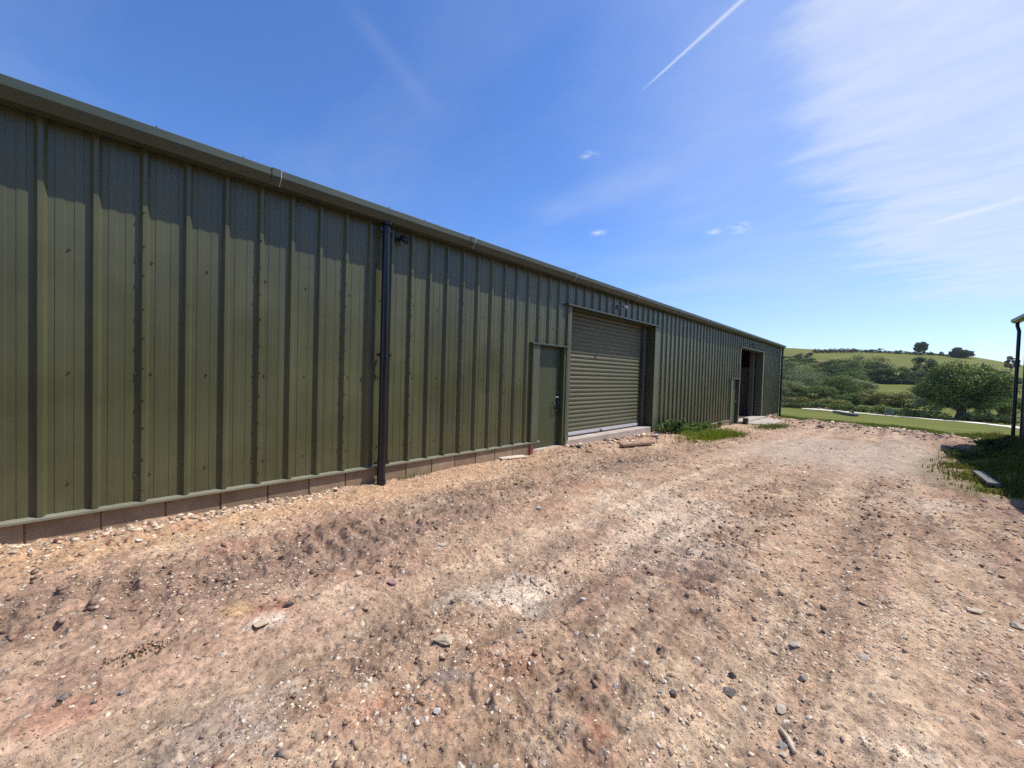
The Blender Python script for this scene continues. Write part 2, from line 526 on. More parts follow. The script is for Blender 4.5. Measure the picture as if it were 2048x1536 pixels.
def dirt_colour(x, y, churn, n_big):
    tan = np.array([.43, .290, .192]); pink = np.array([.43, .280, .196]); dark = np.array([.225, .148, .098]); pale = np.array([.60, .455, .31]); red = np.array([.33, .145, .09]); orange = np.array([.51, .325, .188]); grey = np.array([.43, .345, .27])
    def mix(a, b, f): return a * (1 - f[:, None]) + b * f[:, None]
    c = np.tile(tan, (len(x), 1))
    c = mix(c, pink, sstep(.4, .65, fbm(x * .8, y * .6, 4, 41)))
    d = sstep(.42, .78, fbm(x * 3.2, y * 2.2, 4, 43)) * (.25 + .75 * churn)
    c = mix(c, dark, np.clip(d * .62 + .16 * sstep(.5, .8, churn), 0, .7))
    p = sstep(.54, .74, fbm(x * 2.6, y * 1.7, 5, 45, .62)) * .6
    c = mix(c, pale, p)
    # ground by the plinth: clean orange sand
    o = np.exp(-((x - .45) / .42) ** 2) * sstep(7, 4, y) * .8
    c = mix(c, orange, np.clip(o, 0, 1))
    rd = sstep(.66, .80, fbm(x * 1.7 + 3, y * 1.7, 5, 47, .6)) * .14 * sstep(13, 6, y)
    c = mix(c, red, rd)
    # crushed brick and chalk spots seen in the photograph
    for (px, py, rad, colr, amt) in SPOTS:
        wx = (fbm(x * 4, y * 4, 4, 53) - .5) * rad * 2.2; wy = (fbm(x * 4, y * 4, 4, 54) - .5) * rad * 2.2
        g = np.exp(-(((x - px + wx) ** 2 + (y - py + wy) ** 2) / (rad * 1.1) ** 2)) * (.3 + 1.4 * fbm(x * 14, y * 14, 4, 49, .65))
        c = mix(c, np.array(colr), np.clip(sstep(.2, .95, g) * amt * (.5 if colr[1] < .13 else .8), 0, 1))
    # compacted wheel tracks running with the wall
    wob = (fbm(x * .15, y * .25, 2, 77) - .5) * .5
    for xt, wt, am, colt in ((2.75, .20, .55, pale), (3.45, .16, .4, pale), (4.75, .2, .45, pale), (5.6, .18, .4, pale), (3.1, .13, .3, dark), (4.15, .24, .28, dark), (5.2, .16, .28, dark), (6.35, .3, .35, dark), (2.1, .25, .2, dark)):
        bnd = np.exp(-((x + wob - xt) / wt) ** 2) * sstep(.3, .62, fbm(x * 2.2, y * .55, 4, 79 + int(xt * 10)))
        c = mix(c, colt, np.clip(bnd * am, 0, 1))
    # dark churned bands left by tracked machines
    b1 = np.exp(-(np.abs(x + wob - 1.42) / .56) ** 4) * sstep(10.5, 7.5, y) * (.45 + .55 * sstep(.3, .6, fbm(x * 1.6, y * .9, 4, 83)))
    b2 = np.exp(-(np.abs(x + wob - 6.6) / .55) ** 2) * sstep(2.5, 4, y) * sstep(11, 8.5, y) * sstep(.3, .62, fbm(x * 1.4, y * .7, 4, 84))
    b3 = np.exp(-(np.abs(x + wob - 4.35) / .3) ** 2) * sstep(2.0, 3.5, y) * sstep(10, 7, y) * sstep(.4, .65, fbm(x * 1.4, y * .8, 4, 85))
    stk = sstep(.46, .70, fbm(x * 3.4 + wob * 3, y * .34, 4, 87, .6)) * sstep(1.9, 2.6, x) * (1 - standing(x, y))
    c = c * (1 - .34 * stk * (.5 + .5 * sstep(.35, .6, fbm(x * 9, y * 5, 3, 88))))[:, None]
    stp = sstep(.52, .74, fbm(x * 3.0 + wob * 3, y * .4, 4, 89, .6)) * sstep(1.9, 2.6, x)
    c = mix(c, pale, stp * .5 * (.4 + .6 * sstep(.4, .6, fbm(x * 9, y * 6, 3, 90))))
    fine_ = .55 + .45 * sstep(.35, .62, fbm(x * 12, y * 10, 3, 86))
    c = mix(c, np.array([.185, .128, .098]), np.clip((b1 * .72 + b2 * .55 + b3 * .5) * fine_, 0, .8))
    # hard pale grey standing further up the yard
    c = mix(c, grey, standing(x, y) * .7)
    # fine mottling of the soil itself
    mo = fbm(x * 11, y * 9, 4, 57, .65)
    c = c * (.86 + .26 * sstep(.28, .72, mo))[:, None]
    return c


RED = (.40, .125, .075); CHALK = (.74, .63, .50)
SPOTS = []
for px, py, rad, colr, amt in [(528, 1215, .13, RED, .9), (990, 1165, .34, CHALK, .8), (1060, 1180, .3, CHALK, .7), (430, 1440, .25, CHALK, .8), (410, 1420, .2, RED, .4), (1200, 1442, .10, RED, .9), (1010, 1290, .22, RED, .55), (740, 1375, .22, RED, .6), (830, 1400, .2, RED, .45), (1170, 1380, .10, RED, .5), (1230, 1360, .1, RED, .4), (380, 1050, .12, RED, .4), (470, 1085, .16, RED, .5), (285, 1190, .08, RED, .7), (42, 1268, .07, RED, .7), (100, 1410, .14, RED, .6), (470, 1215, .09, (.62, .40, .18), .8), (520, 1240, .12, CHALK, .8), (1180, 965, .5, RED, .35), (1320, 1010, .9, CHALK, .55), (1300, 1080, .7, CHALK, .4), (1850, 1000, .5, CHALK, .6), (1800, 1250, .1, CHALK, .6), (1810, 1510, .14, CHALK, .8), (900, 1335, .12, (.16, .15, .16), .7), (1210, 1500, .2, RED, .4), (735, 1090, .3, (.2, .15, .12), .6), (1590, 1480, .16, RED, .45)]:
    q = at(px, py); SPOTS.append((q[0], q[1], rad, colr, amt))

# ------------------------------------------------------------------ ground sheet (polar grid)
fwd = math.pi / 2 + YAW
a_front = np.linspace(-RAD(61), RAD(61), 860)
a_back = np.linspace(RAD(61), 2 * math.pi - RAD(61), 90)[1:-1]
ang = np.concatenate([a_front, a_back]) + fwd
rs = [0.35, .6, .9]
r = 1.15
while r < 55:
    rs.append(r); r *= 1 + min(.0125, .0046 + .0007 * max(0, r - 2))
while r < 1100:
    rs.append(r); r *= 1.03
rs = np.array(rs)
A, Rr = np.meshgrid(ang, rs)
GX = (CX + Rr * np.cos(A)).ravel(); GY = (Rr * np.sin(A)).ravel()
hd, churn, nbig = fields(GX, GY)
ym = yard_mask(GX, GY)
inyard = sstep(-.2, .3, ym)
GZ = T(GX, GY) + hd * (inyard * .75 + .25)
rr = Rr.ravel()
fieldh = (fbm(GX * .08, GY * .08, 4, 61) - .5) * .5 * sstep(25, 60, rr) + (fbm(GX * .012, GY * .012, 3, 62) - .5) * 3.0 * sstep(180, 420, rr)
fieldh += (1 - inyard) * (fbm(GX * 2.5, GY * 2.5, 3, 63) - .5) * .12 * sstep(80, 25, rr)
# berm of scraped rubble along the edge of the grass
berm = np.exp(-((ym - .9) / .8) ** 2) * sstep(14, 18, GY) * sstep(9, 6.5, GX)
fieldh += berm * (.05 + .28 * fbm(GX * 1.6, GY * 1.6, 4, 64))
GZ = GZ + fieldh
inside = (GX < -.05) & (GX > -13) & (GY > -12) & (GY < 29.6)
GZ = np.where(inside, np.minimum(GZ, -.9), GZ)
# level the soil in front of the doors so it meets their thresholds
GC = dirt_colour(GX, GY, churn, nbig)
gmix = sstep(.35, -.1, ym)[:, None]
GC = GC * (1 - gmix * .5) + np.array([.14, .13, .06]) * gmix * .5
na = len(ang); nr = len(rs)
ii, jj = np.meshgrid(np.arange(nr - 1), np.arange(na), indexing='ij')
ii = ii.ravel(); jj = jj.ravel(); j2 = (jj + 1) % na
Q = np.stack([ii * na + jj, (ii + 1) * na + jj, (ii + 1) * na + j2, ii * na + j2], 1)
fm = ym[Q].mean(1); fy = GY[Q].mean(1)
V3 = np.stack([GX, GY, GZ], 1)


def sub(name, sel, mat, cols=True):
    q = Q[sel]; used, inv = np.unique(q.ravel(), return_inverse=True)
    return np_mesh(name, V3[used], inv.reshape(q.shape), mat, None, GC[used] if cols else None, smooth=True)


lim = np.where((fy < 19.0) & (GX[Q].mean(1) < 9), -.45, 0.0)
yard = sub("dirt_yard", fm > lim, m_dirt); yard["kind"] = "structure"
fld = sub("field", (fm <= lim) & (fy < 190), m_field, False); fld["kind"] = "structure"
hil = sub("hill", (fm <= lim) & (fy >= 190), m_field, False); hil["kind"] = "structure"
# little cap under the camera
capv = [(CX, 0, float(V3[:na, 2].mean()))] + [tuple(v) for v in V3[:na]]
cap = np_mesh("dirt_yard", np.array(capv), [[0, 1 + k, 1 + (k + 1) % na] for k in range(na)], m_dirt, yard, np.vstack([GC[:1], GC[:na]]))
cap.name = "dirt_patch"


def ground_z(x, y):
    x = np.atleast_1d(np.asarray(x, float)); y = np.atleast_1d(np.asarray(y, float))
    h, ch, nb = fields(x, y); ymk = yard_mask(x, y); iy = sstep(-.2, .3, ymk)
    r_ = np.hypot(x - CX, y)
    z = T(x, y) + h * (iy * .75 + .25)
    z += (fbm(x * .08, y * .08, 4, 61) - .5) * .5 * sstep(25, 60, r_) + (fbm(x * .012, y * .012, 3, 62) - .5) * 3.0 * sstep(180, 420, r_)
    z += (1 - iy) * (fbm(x * 2.5, y * 2.5, 3, 63) - .5) * .12 * sstep(80, 25, r_)
    z += np.exp(-((ymk - .9) / .8) ** 2) * sstep(14, 18, y) * sstep(9, 6.5, x) * (.05 + .28 * fbm(x * 1.6, y * 1.6, 4, 64))
    return z


def gz(x, y): return float(ground_z(x, y)[0])


# ------------------------------------------------------------------ stones
PHI = (1 + 5 ** .5) / 2
ICO_V = np.array([(-1, PHI, 0), (1, PHI, 0), (-1, -PHI, 0), (1, -PHI, 0), (0, -1, PHI), (0, 1, PHI), (0, -1, -PHI), (0, 1, -PHI), (PHI, 0, -1), (PHI, 0, 1), (-PHI, 0, -1), (-PHI, 0, 1)]) / math.sqrt(1 + PHI ** 2)
ICO_F = np.array([(0, 11, 5), (0, 5, 1), (0, 1, 7), (0, 7, 10), (0, 10, 11), (1, 5, 9), (5, 11, 4), (11, 10, 2), (10, 7, 6), (7, 1, 8), (3, 9, 4), (3, 4, 2), (3, 2, 6), (3, 6, 8), (3, 8, 9), (4, 9, 5), (2, 4, 11), (6, 2, 10), (8, 6, 7), (9, 8, 1)])


CUBE_V = np.array([(x, y, z) for x in (-1, 1) for y in (-1, 1) for z in (-1, 1)]) * .74
CUBE_F = np.array([(0, 1, 3), (0, 3, 2), (4, 6, 7), (4, 7, 5), (0, 4, 5), (0, 5, 1), (2, 3, 7), (2, 7, 6), (0, 2, 6), (0, 6, 4), (1, 5, 7), (1, 7, 3)])


def scatter_stones(name, x, y, size, cols, mat=m_pebble, sink=.3, flat=(.4, .8), blocky=True):
    """loose stones as one mesh: jittered blocks (crushed stone) or rounder lumps"""
    n = len(x)
    z = ground_z(x, y)
    BV, BF = (CUBE_V, CUBE_F) if blocky else (ICO_V, ICO_F)
    nv = len(BV)
    v = np.repeat(BV[None], n, 0)
    v = v * (1 + rng.uniform(-.42, .36, (n, nv, 1))) if not blocky else v * (1 + rng.uniform(-.55, .45, (n, nv, 3)))
    sc = np.stack([rng.uniform(.8, 1.45, n), rng.uniform(.55, 1.0, n), rng.uniform(*flat, n)], 1) * size[:, None] * .5
    v = v * sc[:, None, :]
    t = rng.uniform(0, 2 * math.pi, n); tx = rng.normal(0, .35, n)
    ct, st = np.cos(t)[:, None], np.sin(t)[:, None]
    cx_, sx_ = np.cos(tx)[:, None], np.sin(tx)[:, None]
    Y = v[:, :, 1] * cx_ - v[:, :, 2] * sx_; Z = v[:, :, 1] * sx_ + v[:, :, 2] * cx_
    X = v[:, :, 0]
    v = np.stack([X * ct - Y * st, X * st + Y * ct, Z], 2)
    v += np.stack([x, y, z + sc[:, 2] * (1 - 2 * sink)], 1)[:, None, :]
    f = (BF[None] + (np.arange(n) * nv)[:, None, None]).reshape(-1, 3)
    return np_mesh(name, v.reshape(-1, 3), f, mat, None, np.repeat(cols, nv, 0))


PALE = np.array([.72, .585, .43]); GREYS = np.array([.38, .315, .24]); DARKS = np.array([.12, .10, .09]); BROWN = np.array([.40, .275, .19]); BRICK = np.array([.34, .14, .09])


def stone_cols(n, w=(.56, .035, .008, .385, .012)):
    pal = np.stack([PALE, GREYS, DARKS, BROWN, BRICK])
    k = rng.choice(5, n, p=np.array(w) / sum(w))
    return pal[k] * rng.uniform(.7, 1.25, (n, 1)) * (1 + rng.normal(0, .022, (n, 3)))


def wedge(n, r0, r1, half=60):
    a = fwd + rng.uniform(-RAD(half), RAD(half), n); rr_ = np.sqrt(rng.uniform(r0 * r0, r1 * r1, n))
    return CX + rr_ * np.cos(a), rr_ * np.sin(a)


xs, ys, ss = [], [], []
for (n, r0, r1, smin, smax) in ((46000, 1.2, 4.2, .005, .027), (32000, 4.2, 9, .009, .05), (15000, 9, 24, .018, .085)):
    x, y = wedge(n, r0, r1)
    cl = fbm(x * 1.4, y * 1.1, 4, 71); keep = (rng.uniform(0, 1, n) < (sstep(.34, .66, cl) * .95 + .12) * (1 - .8 * standing(x, y))) & (yard_mask(x, y) > .05) & (x > .08)
    x, y = x[keep], y[keep]
    xs.append(x); ys.append(y)
    u = rng.uniform(0, 1, len(x)); ss.append(smin * (smax / smin) ** (u ** 3.0))
x = np.concatenate(xs); y = np.concatenate(ys); s_ = np.concatenate(ss)
gr = scatter_stones("gravel", x, y, s_, stone_cols(len(x)), sink=.54, flat=(.28, .6))
tag(gr, "loose pale and grey gravel scattered over the dirt yard", "gravel", kind="stuff")
# soil clods
n = 48000; x, y = wedge(n, 1.3, 16)
_, ch, nb = fields(x, y)
keep = (rng.uniform(0, 1, n) < np.clip(ch, 0, 1) * .6 + .40 * sstep(.4, .6, fbm(x * 1.1, y * .9, 3, 72)) * (1 - .8 * standing(x, y))) & (yard_mask(x, y) > .1) & (x > .3)
x, y = x[keep], y[keep]
cc = dirt_colour(x, y, _[keep] * 0 + .3, nb[keep]) * rng.uniform(.8, 1.12, (len(x), 1))
cl = scatter_stones("dirt_clods", x, y, .010 + .050 * rng.uniform(0, 1, len(x)) ** 2.6, cc, sink=.56, flat=(.3, .6))
tag(cl, "crumbled brown soil clods churned up by vehicle tracks", "soil", kind="stuff")
# pale cobbles heaped against the plinth at the left, rubble at the far edge of the yard
n = 900; y = -1.2 + 3.6 * rng.uniform(0, 1, n) ** 1.35; x = np.abs(rng.normal(.02, .17, n)) + .03
sz = .010 + .062 * rng.uniform(0, 1, n) ** 3.0
rb = scatter_stones("rubble", x, y, sz * np.where(x > .3, .6, 1), stone_cols(n, (.66, .06, .01, .23, .04)), sink=.34, blocky=False)
tag(rb, "heap of pale rounded rubble along the foot of the plinth", "rubble", kind="stuff")
xs = rng.uniform(-.3, 7.5, 3600); ys = edge_y(xs) - rng.normal(.7, 1.3, 3600)
k = (xs > .3) | (ys > 29.9)
rb2 = scatter_stones("rubble", xs[k], ys[k], .02 + .13 * rng.uniform(0, 1, k.sum()) ** 5, stone_cols(k.sum(), (.34, .12, .06, .46, .02)), sink=.35)
tag(rb2, "scraped bank of stones and earth along the grass edge", "rubble", kind="stuff")
n = 160; ys = rng.uniform(7.2, 12.6, n); xs = .12 + np.abs(rng.normal(0, .22, n))
rb3 = scatter_stones("rubble", xs, ys, .03 + .11 * rng.uniform(0, 1, n) ** 2, stone_cols(n, (.6, .15, .05, .2, .04)), sink=.25)
tag(rb3, "broken concrete lumps below the roller door sill", "rubble", kind="stuff")


def one_stone(px, py, wpx, hfac, col, label, name="stone", cat="stone", seed=0):
    p = at(px, py); depth = np.dot(p - CAM, CF); w = wpx * depth / FPX
    rg = np.random.default_rng(seed + int(px))
    import bmesh
    bm = bmesh.new(); bmesh.ops.create_icosphere(bm, subdivisions=3, radius=.5)
    planes = [Vector(rg.normal(0, 1, 3)).normalized() for _ in range(14)]
    ds = [rg.uniform(.22, .42) for _ in planes]
    for v in bm.verts:
        for pl, dd in zip(planes, ds):
            e = v.co.dot(pl) - dd
            if e > 0: v.co -= pl * e * .93
        v.co += Vector(rg.normal(0, .013, 3))
    me = bpy.data.meshes.new(name)
    sc = Vector((w * .98, w * rg.uniform(.65, .9), w * hfac))
    for v in bm.verts: v.co = Vector((v.co.x * sc.x, v.co.y * sc.y, v.co.z * sc.z + sc.z * .24))
    bm.to_mesh(me); bm.free()
    a = me.color_attributes.new("Col", 'FLOAT_COLOR', 'POINT')
    c = np.ones((len(me.vertices), 4), np.float32); c[:, :3] = np.array(col) * (1 + rg.normal(0, .05, (len(me.vertices), 1)))
    a.data.foreach_set("color", c.ravel())
    me.materials.append(m_pebble)
    o = bpy.data.objects.new(name, me); o.location = (p[0], p[1], gz(p[0], p[1])); o.rotation_euler = (rg.normal(0, .12), rg.normal(0, .12), YAW + rg.uniform(-.5, .5))
    link(o); tag(o, label, cat, "larger stones lying on the yard")
    return o


C_PALE = (.50, .42, .33); C_CREAM = (.58, .46, .32); C_PINK = (.48, .33, .27); C_WHITE = (.66, .63, .58); C_GREY = (.36, .32, .275); C_DK = (.15, .125, .11); C_GB = (.22, .19, .165); C_BLUE = (.27, .26, .25)
for a in [
    (788, 1157, 27, .7, C_PINK, "pale pink squarish stone lying right of a cream stone on open dirt"),
    (718, 1141, 22, .6, C_CREAM, "rounded cream stone just left of the pale pink squarish stone"),
    (890, 1274, 52, .42, C_CREAM, "largest cream chalky lump half buried in the middle of the yard"),
    (578, 1208, 24, .6, C_DK, "black angular stone beside a red brick stain"),
    (518, 1243, 46, .2, C_CREAM, "long flat cream slab of stone below the black angular stone"),
    (128, 1390, 26, .5, C_GB, "brown stone with dark underside near the lower left corner"),
    (244, 1375, 15, .5, C_BLUE, "small slate blue stone in the lower left dirt"),
    (874, 1418, 20, .6, C_WHITE, "bright white chip of stone in the lower middle dirt"),
    (1346, 1378, 19, .75, C_DK, "dark grey cobble, right one of a close pair"),
    (1321, 1383, 20, .6, C_GREY, "mid grey cobble, left one of a close pair"),
    (1166, 1191, 18, .5, C_WHITE, "white flake of stone right of the chalky gravel patch"),
    (1457, 1374, 32, .6, C_GB, "large grey brown cobble with pebbles around it, lower right"),
    (1464, 1344, 19, .8, C_DK, "dark grey stone just behind the large grey brown cobble"),
    (1645, 1257, 13, .8, C_DK, "small round near-black stone alone on pale dirt at the right"),
    (1604, 1352, 20, .7, C_GREY, "grey stone with a shadowed left side right of the big cobble"),
    (2034, 1246, 34, .5, C_PALE, "flat pale stone cut by the right edge of the picture"),
    (1560, 1404, 28, .45, C_PALE, "pale wedge of stone just above the bleached stick"),
    (1566, 1470, 26, .55, C_GREY, "grey angular stone touching the left side of the bleached stick"),
    (1568, 1488, 20, .4, C_PALE, "pale flat stone below the bleached stick"),
    (886, 1081, 26, .4, C_PALE, "flat beige stone lying on the tracked dirt before the door"),
    (1079, 1013, 16, .6, C_WHITE, "white stone with dark shadow out from the personnel door"),
    (1042, 1255, 17, .5, C_GREY, "grey pebble right of the largest cream lump"),
    (1550, 1284, 22, .4, C_PALE, "beige oval stone, left of two pale stones at the right"),
    (1592, 1282, 30, .3, C_PALE, "beige flat stone, right of two pale stones at the right"),
    (1724, 1322, 30, .3, C_PALE, "thin yellowish slab of stone on the right side of the yard"),
    (1948, 1222, 36, .25, C_CREAM, "long cream sliver of stone near the right edge"),
    (1020, 1343, 26, .3, C_CREAM, "dull cream flat stone in the lower centre"),
    (1120, 1370, 16, .7, C_GB, "brown stone with a lit top in the lower centre"),
    (650, 1248, 18, .25, C_GB, "thin dark brown flake lying right of the cream slab"),
    (277, 1078, 16, .5, C_WHITE, "white stone on the orange sand near the plinth"),
]:
    one_stone(*a)
# boulders at the far edge and beside the threshold
one_stone(1641, 857, 15, .75, (.22, .18, .16), "dark brown boulder on the rubble bank at the grass edge", "boulder", "boulder")
one_stone(1310, 872, 18, .55, (.62, .55, .48), "pale concrete lump at the right end of the roller door sill", "concrete_lump", "rubble")

# bleached stick
p0 = at(1560, 1434); p1 = at(1577, 1455); p2 = at(1590, 1489)
mb = MB(); mb.tube([(p[0], p[1], gz(p[0], p[1]) + .012) for p in (p0, p1, (p1 + p2) / 2, p2)], [.006, .011, .012, .008], 8)
tag(mb.build("stick", stone_like("bleached_wood", (.55, .45, .33), (.68, .58, .45), 25, .3), None, True), "short curved bleached stick lying among stones at lower right", "stick")


def board(px0, px1, width, thick, mat, label, lift=.02, name="plank", extra=0):
    a = at(*px0); b = at(*px1)
    d = np.array([b[0] - a[0], b[1] - a[1]]); ln = np.hypot(*d); d /= ln; nrm = np.array([-d[1], d[0]])
    mb = MB()
    mb.box(-ln / 2, ln / 2, -width / 2, width / 2, 0, thick, bev=.004)
    o = mb.build(name, mat)
    c = (a + b) / 2
    o.location = (c[0], c[1], max(gz(c[0], c[1]), (gz(a[0], a[1]) + gz(b[0], b[1])) / 2) + lift)
    sl = (gz(b[0], b[1]) - gz(a[0], a[1])) / ln
    o.rotation_euler = (random.uniform(-.04, .04), -math.atan(sl) + extra, math.atan2(d[1], d[0]))
    tag(o, label, "plank", "planks left about the yard")
    return o


board((1242, 893), (1306, 889), .13, .05, m_wood, "brown timber offcut lying in front of the roller door", .03)
board((998, 920), (1050, 914), .2, .025, stone_like("pale_board", (.55, .47, .36), (.7, .6, .47), 9, .3), "pale board lying flat against the plinth near the first door", .01)
board((1956, 948), (1989, 976), .15, .05, m_greywood, "grey weathered board half in shade on the grass bank", .0)

# ------------------------------------------------------------------ the long shed
shed = empty("long_shed", (0, 0, 0))
tag(shed, "long low olive green steel-clad shed with roller door and open doorway", "shed")
S = .33333; C0 = -.2757
YS, YE = -3.6, 29.55
TOP = 3.50
OPEN = [(6.21, 7.36, 2.0), (7.36, 11.92, 2.93), (19.58, 20.86, 1.45), (20.86, 25.2, 2.93)]
SECT = [(YS, 6.21, 0.0), (11.92, 19.58, -.37), (25.2, YE, -.57)]


def zbot(y):
    for a, b, z in OPEN:
        if a < y < b: return z
    for a, b, z in SECT:
        if a <= y <= b: return z
    return 0


RH = .041
prof = []
k0 = int(math.floor((YS - C0) / S)) - 1
for k in range(k0, int((YE - C0) / S) + 2):
    c = C0 + k * S
    for dy, h in ((-.040, 0), (-.016, RH), (.016, RH), (.040, 0), (.079, 0), (.083, .0035), (.139, .0035), (.143, 0), (.196, 0), (.2, .0035), (.252, .0035), (.256, 0)):
        prof.append((c + dy, h))
prof = [q for q in prof if YS <= q[0] <= YE]


def hprof(y): return float(np.interp(y, [q[0] for q in prof], [q[1] for q in prof]))


cuts = sorted(set([YS, YE] + [c for o in OPEN for c in o[:2]]))
ysall = sorted(prof + [(c, hprof(c)) for c in cuts])
mb = MB()
for (ya, ha), (yb, hb) in zip(ysall[:-1], ysall[1:]):
    if yb - ya < 1e-5: continue
    zb = zbot((ya + yb) / 2)
    mb.add([(ha, ya, zb), (hb, yb, zb), (hb, yb, TOP), (ha, ya, TOP)], [[0, 1, 2, 3]])
# fixing screws with washers: panel laps every third rib, mid panel in the trough, stitching screws up the lap


def screw(mb, x, y, z, r=.011, ln=.013):
    n = 6; vs = []
    for rr_, xx in ((r * 1.35, 0), (r * 1.35, .003), (r * .8, .003), (r * .75, ln)):
        for q in range(n): vs.append((x + xx, y + rr_ * math.cos(q * math.pi / 3), z + rr_ * math.sin(q * math.pi / 3)))
    fs = []
    for i in range(3):
        for q in range(n): fs.append([i * n + q, i * n + (q + 1) % n, (i + 1) * n + (q + 1) % n, (i + 1) * n + q])
    fs.append([3 * n + q for q in range(n)])
    mb.add(vs, fs)


kk = 0
for k in range(k0, int((YE - C0) / S) + 1):
    c = C0 + k * S
    if not YS + .2 < c < YE - .2: continue
    zb = zbot(c)
    if k % 3 == 2:
        for z in (.27, 1.27, 2.37):
            if z > zb + .1:
                for dy in (-.058, .058): screw(mb, hprof(c + dy), c + dy, z)
        for q in range(11):
            z = .12 + .3 * q + random.uniform(-.02, .02)
            if z > zb + .1 and z < 3.2: screw(mb, RH, c - .004 + random.uniform(-.004, .004), z, .0105)
    if k % 3 == 0:
        for z in (.27, 1.27, 2.37):
            if z > zb + .1: screw(mb, hprof(c + .17), c + .17, z)
clad = mb.build("cladding", m_clad, shed)
# inner lining behind the cladding keeps the shed closed
mb = MB()
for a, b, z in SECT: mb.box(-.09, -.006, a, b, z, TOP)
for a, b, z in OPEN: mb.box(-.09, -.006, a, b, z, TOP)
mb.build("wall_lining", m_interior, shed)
# drip sills
for a, b, z in SECT:
    mb = MB(); b2 = b + (.30 if b < 10 else .1 if b < 20 else 0)
    mb.prism_y([(-.005, z + .006), (.060, z - .010), (.061, z - .030), (.056, z - .030), (.055, z - .014), (-.005, z - .006)], a, b2)
    mb.build("drip_sill", m_edge, shed)
# plinth of concrete blocks
for a, b, z in SECT:
    mb = MB()
    y = a + (.45 - (a - (-.32 - .4666 * 12)) % .4666 if a < 0 else 0)
    yb = [a]
    y0 = .1 if a < 0 else a + .3
    first = y0 - math.floor((y0 - a) / .4666) * .4666
    yb += list(np.arange(first, b, .4666)) + [b]
    for p, q in zip(yb[:-1], yb[1:]):
        if q - p < .03: continue
        t = random.uniform(.8, 1.15); col = (.33 * t, .245 * t, .16 * t)
        pf = float(np.interp(p, [-1, 1, 3, 6, 8], [-.006, .004, .022, .034, .034])) + random.uniform(-.002, .002)
        mb.box(-.10, pf, p + .006, q - .006, z - .28 if a < 0 else z - .30, z - .033, col, bev=.004)
        mb.box(-.10, pf, p + .006, q - .006, z - .75, z - .31, (.25, .19, .14))
    mb.box(-.095, -.016, a, b, z - .74, z - .016, (.36, .20, .085))
    mb.build("plinth", m_block, shed, colors=True)
# gutter
GP = [(.262, 3.588), (.268, 3.582), (.268, 3.508), (.196, 3.428), (.075, 3.428), (.075, 3.56), (.08, 3.56), (.08, 3.434), (.193, 3.434), (.262, 3.512), (.258, 3.578), (.252, 3.582)]
gut = MB().prism_y(GP, YS, YE + .12).build("gutter", m_gutter, shed)
for k in range(12):
    yj = 1.47 - 2.9 + 2.9 * k
    if yj > YE: break
    mb = MB()
    gp = [(.271, 3.59), (.2715, 3.506), (.198, 3.4245), (.19, 3.4245), (.19, 3.428), (.196, 3.4275), (.268, 3.508), (.2675, 3.59)]
    mb.prism_y(gp, yj - .05, yj + .05)
    for xx, zz in ((.2715, 3.572), (.2715, 3.525), (.25, 3.483), (.22, 3.449)):
        screw(mb, xx, yj - .045, zz, .006, .008)
    mb.build("gutter_joint", m_gutter, gut)
    mb = MB(); mb.prism_y([(.2725, 3.592), (.2735, 3.505), (.2, 3.4225), (.1985, 3.4235), (.271, 3.506), (.27, 3.592)], yj + .044, yj + .05)
    mb.build("joint_seal", m_galv, gut)
# roof (low pitch) with rib ends and fixings over the gutter
RP = math.tan(RAD(7))
mb = MB()
for k in range(k0, int((YE - C0) / S) + 1):
    c = C0 + k * S
    if c < YS or c > YE: continue
    mb.add([(.17, c - .035, 3.555), (.17, c - .016, 3.588), (.17, c + .016, 3.588), (.17, c + .035, 3.555), (-6.2, c - .035, 3.555 + 6.37 * RP), (-6.2, c - .016, 3.588 + 6.37 * RP), (-6.2, c + .016, 3.588 + 6.37 * RP), (-6.2, c + .035, 3.555 + 6.37 * RP)], [[0, 1, 2, 3], [0, 1, 5, 4], [1, 2, 6, 5], [2, 3, 7, 6]])
mb.box(-12.6, .17, YS, YE + .05, 3.52, 3.55)
mb.v = [((v[0]), v[1], v[2] + ((-v[0] if v[0] > -6.2 else v[0] + 12.4) * RP if abs(v[2] - 3.535) < .016 else 0)) for v in mb.v]
roof = mb.build("roof", m_clad, shed)
# rebuild the roof as two slopes
bpy.data.objects.remove(roof)
mb = MB()
for k in range(k0, int((YE - C0) / S) + 1):
    c = C0 + k * S
    if c < YS + .05 or c > YE - .05: continue
    for x0, x1, s in ((.17, -6.2, 1), (-12.6, -6.2, -1)):
        z0 = 3.556; z1 = 3.556 + 6.37 * RP
        mb.add([(x0, c - .035, z0), (x0, c - .016, z0 + .034), (x0, c + .016, z0 + .034), (x0, c + .035, z0), (x1, c - .035, z1), (x1, c - .016, z1 + .034), (x1, c + .016, z1 + .034), (x1, c + .035, z1)], [[0, 1, 2, 3], [0, 1, 5, 4], [1, 2, 6, 5], [2, 3, 7, 6]])
zr = 3.552 + 6.37 * RP
mb.prism_y([(.17, 3.552), (-6.2, zr), (-12.6, 3.552), (-12.6, 3.50), (-6.2, zr - .05), (.17, 3.50)], YS, YE + .03)
for y in (.45, 1.15, 2.86, 3.44, 5.2, 6.9, 9.3, 12.4, 15.5): mb.box(.252, .262, y - .008, y + .008, 3.584, 3.600)
mb.build("roof", m_clad, shed)
# eaves soffit
MB().box(-.02, .076, YS, YE, 3.44, 3.50).build("eaves_board", m_darkmetal, shed)
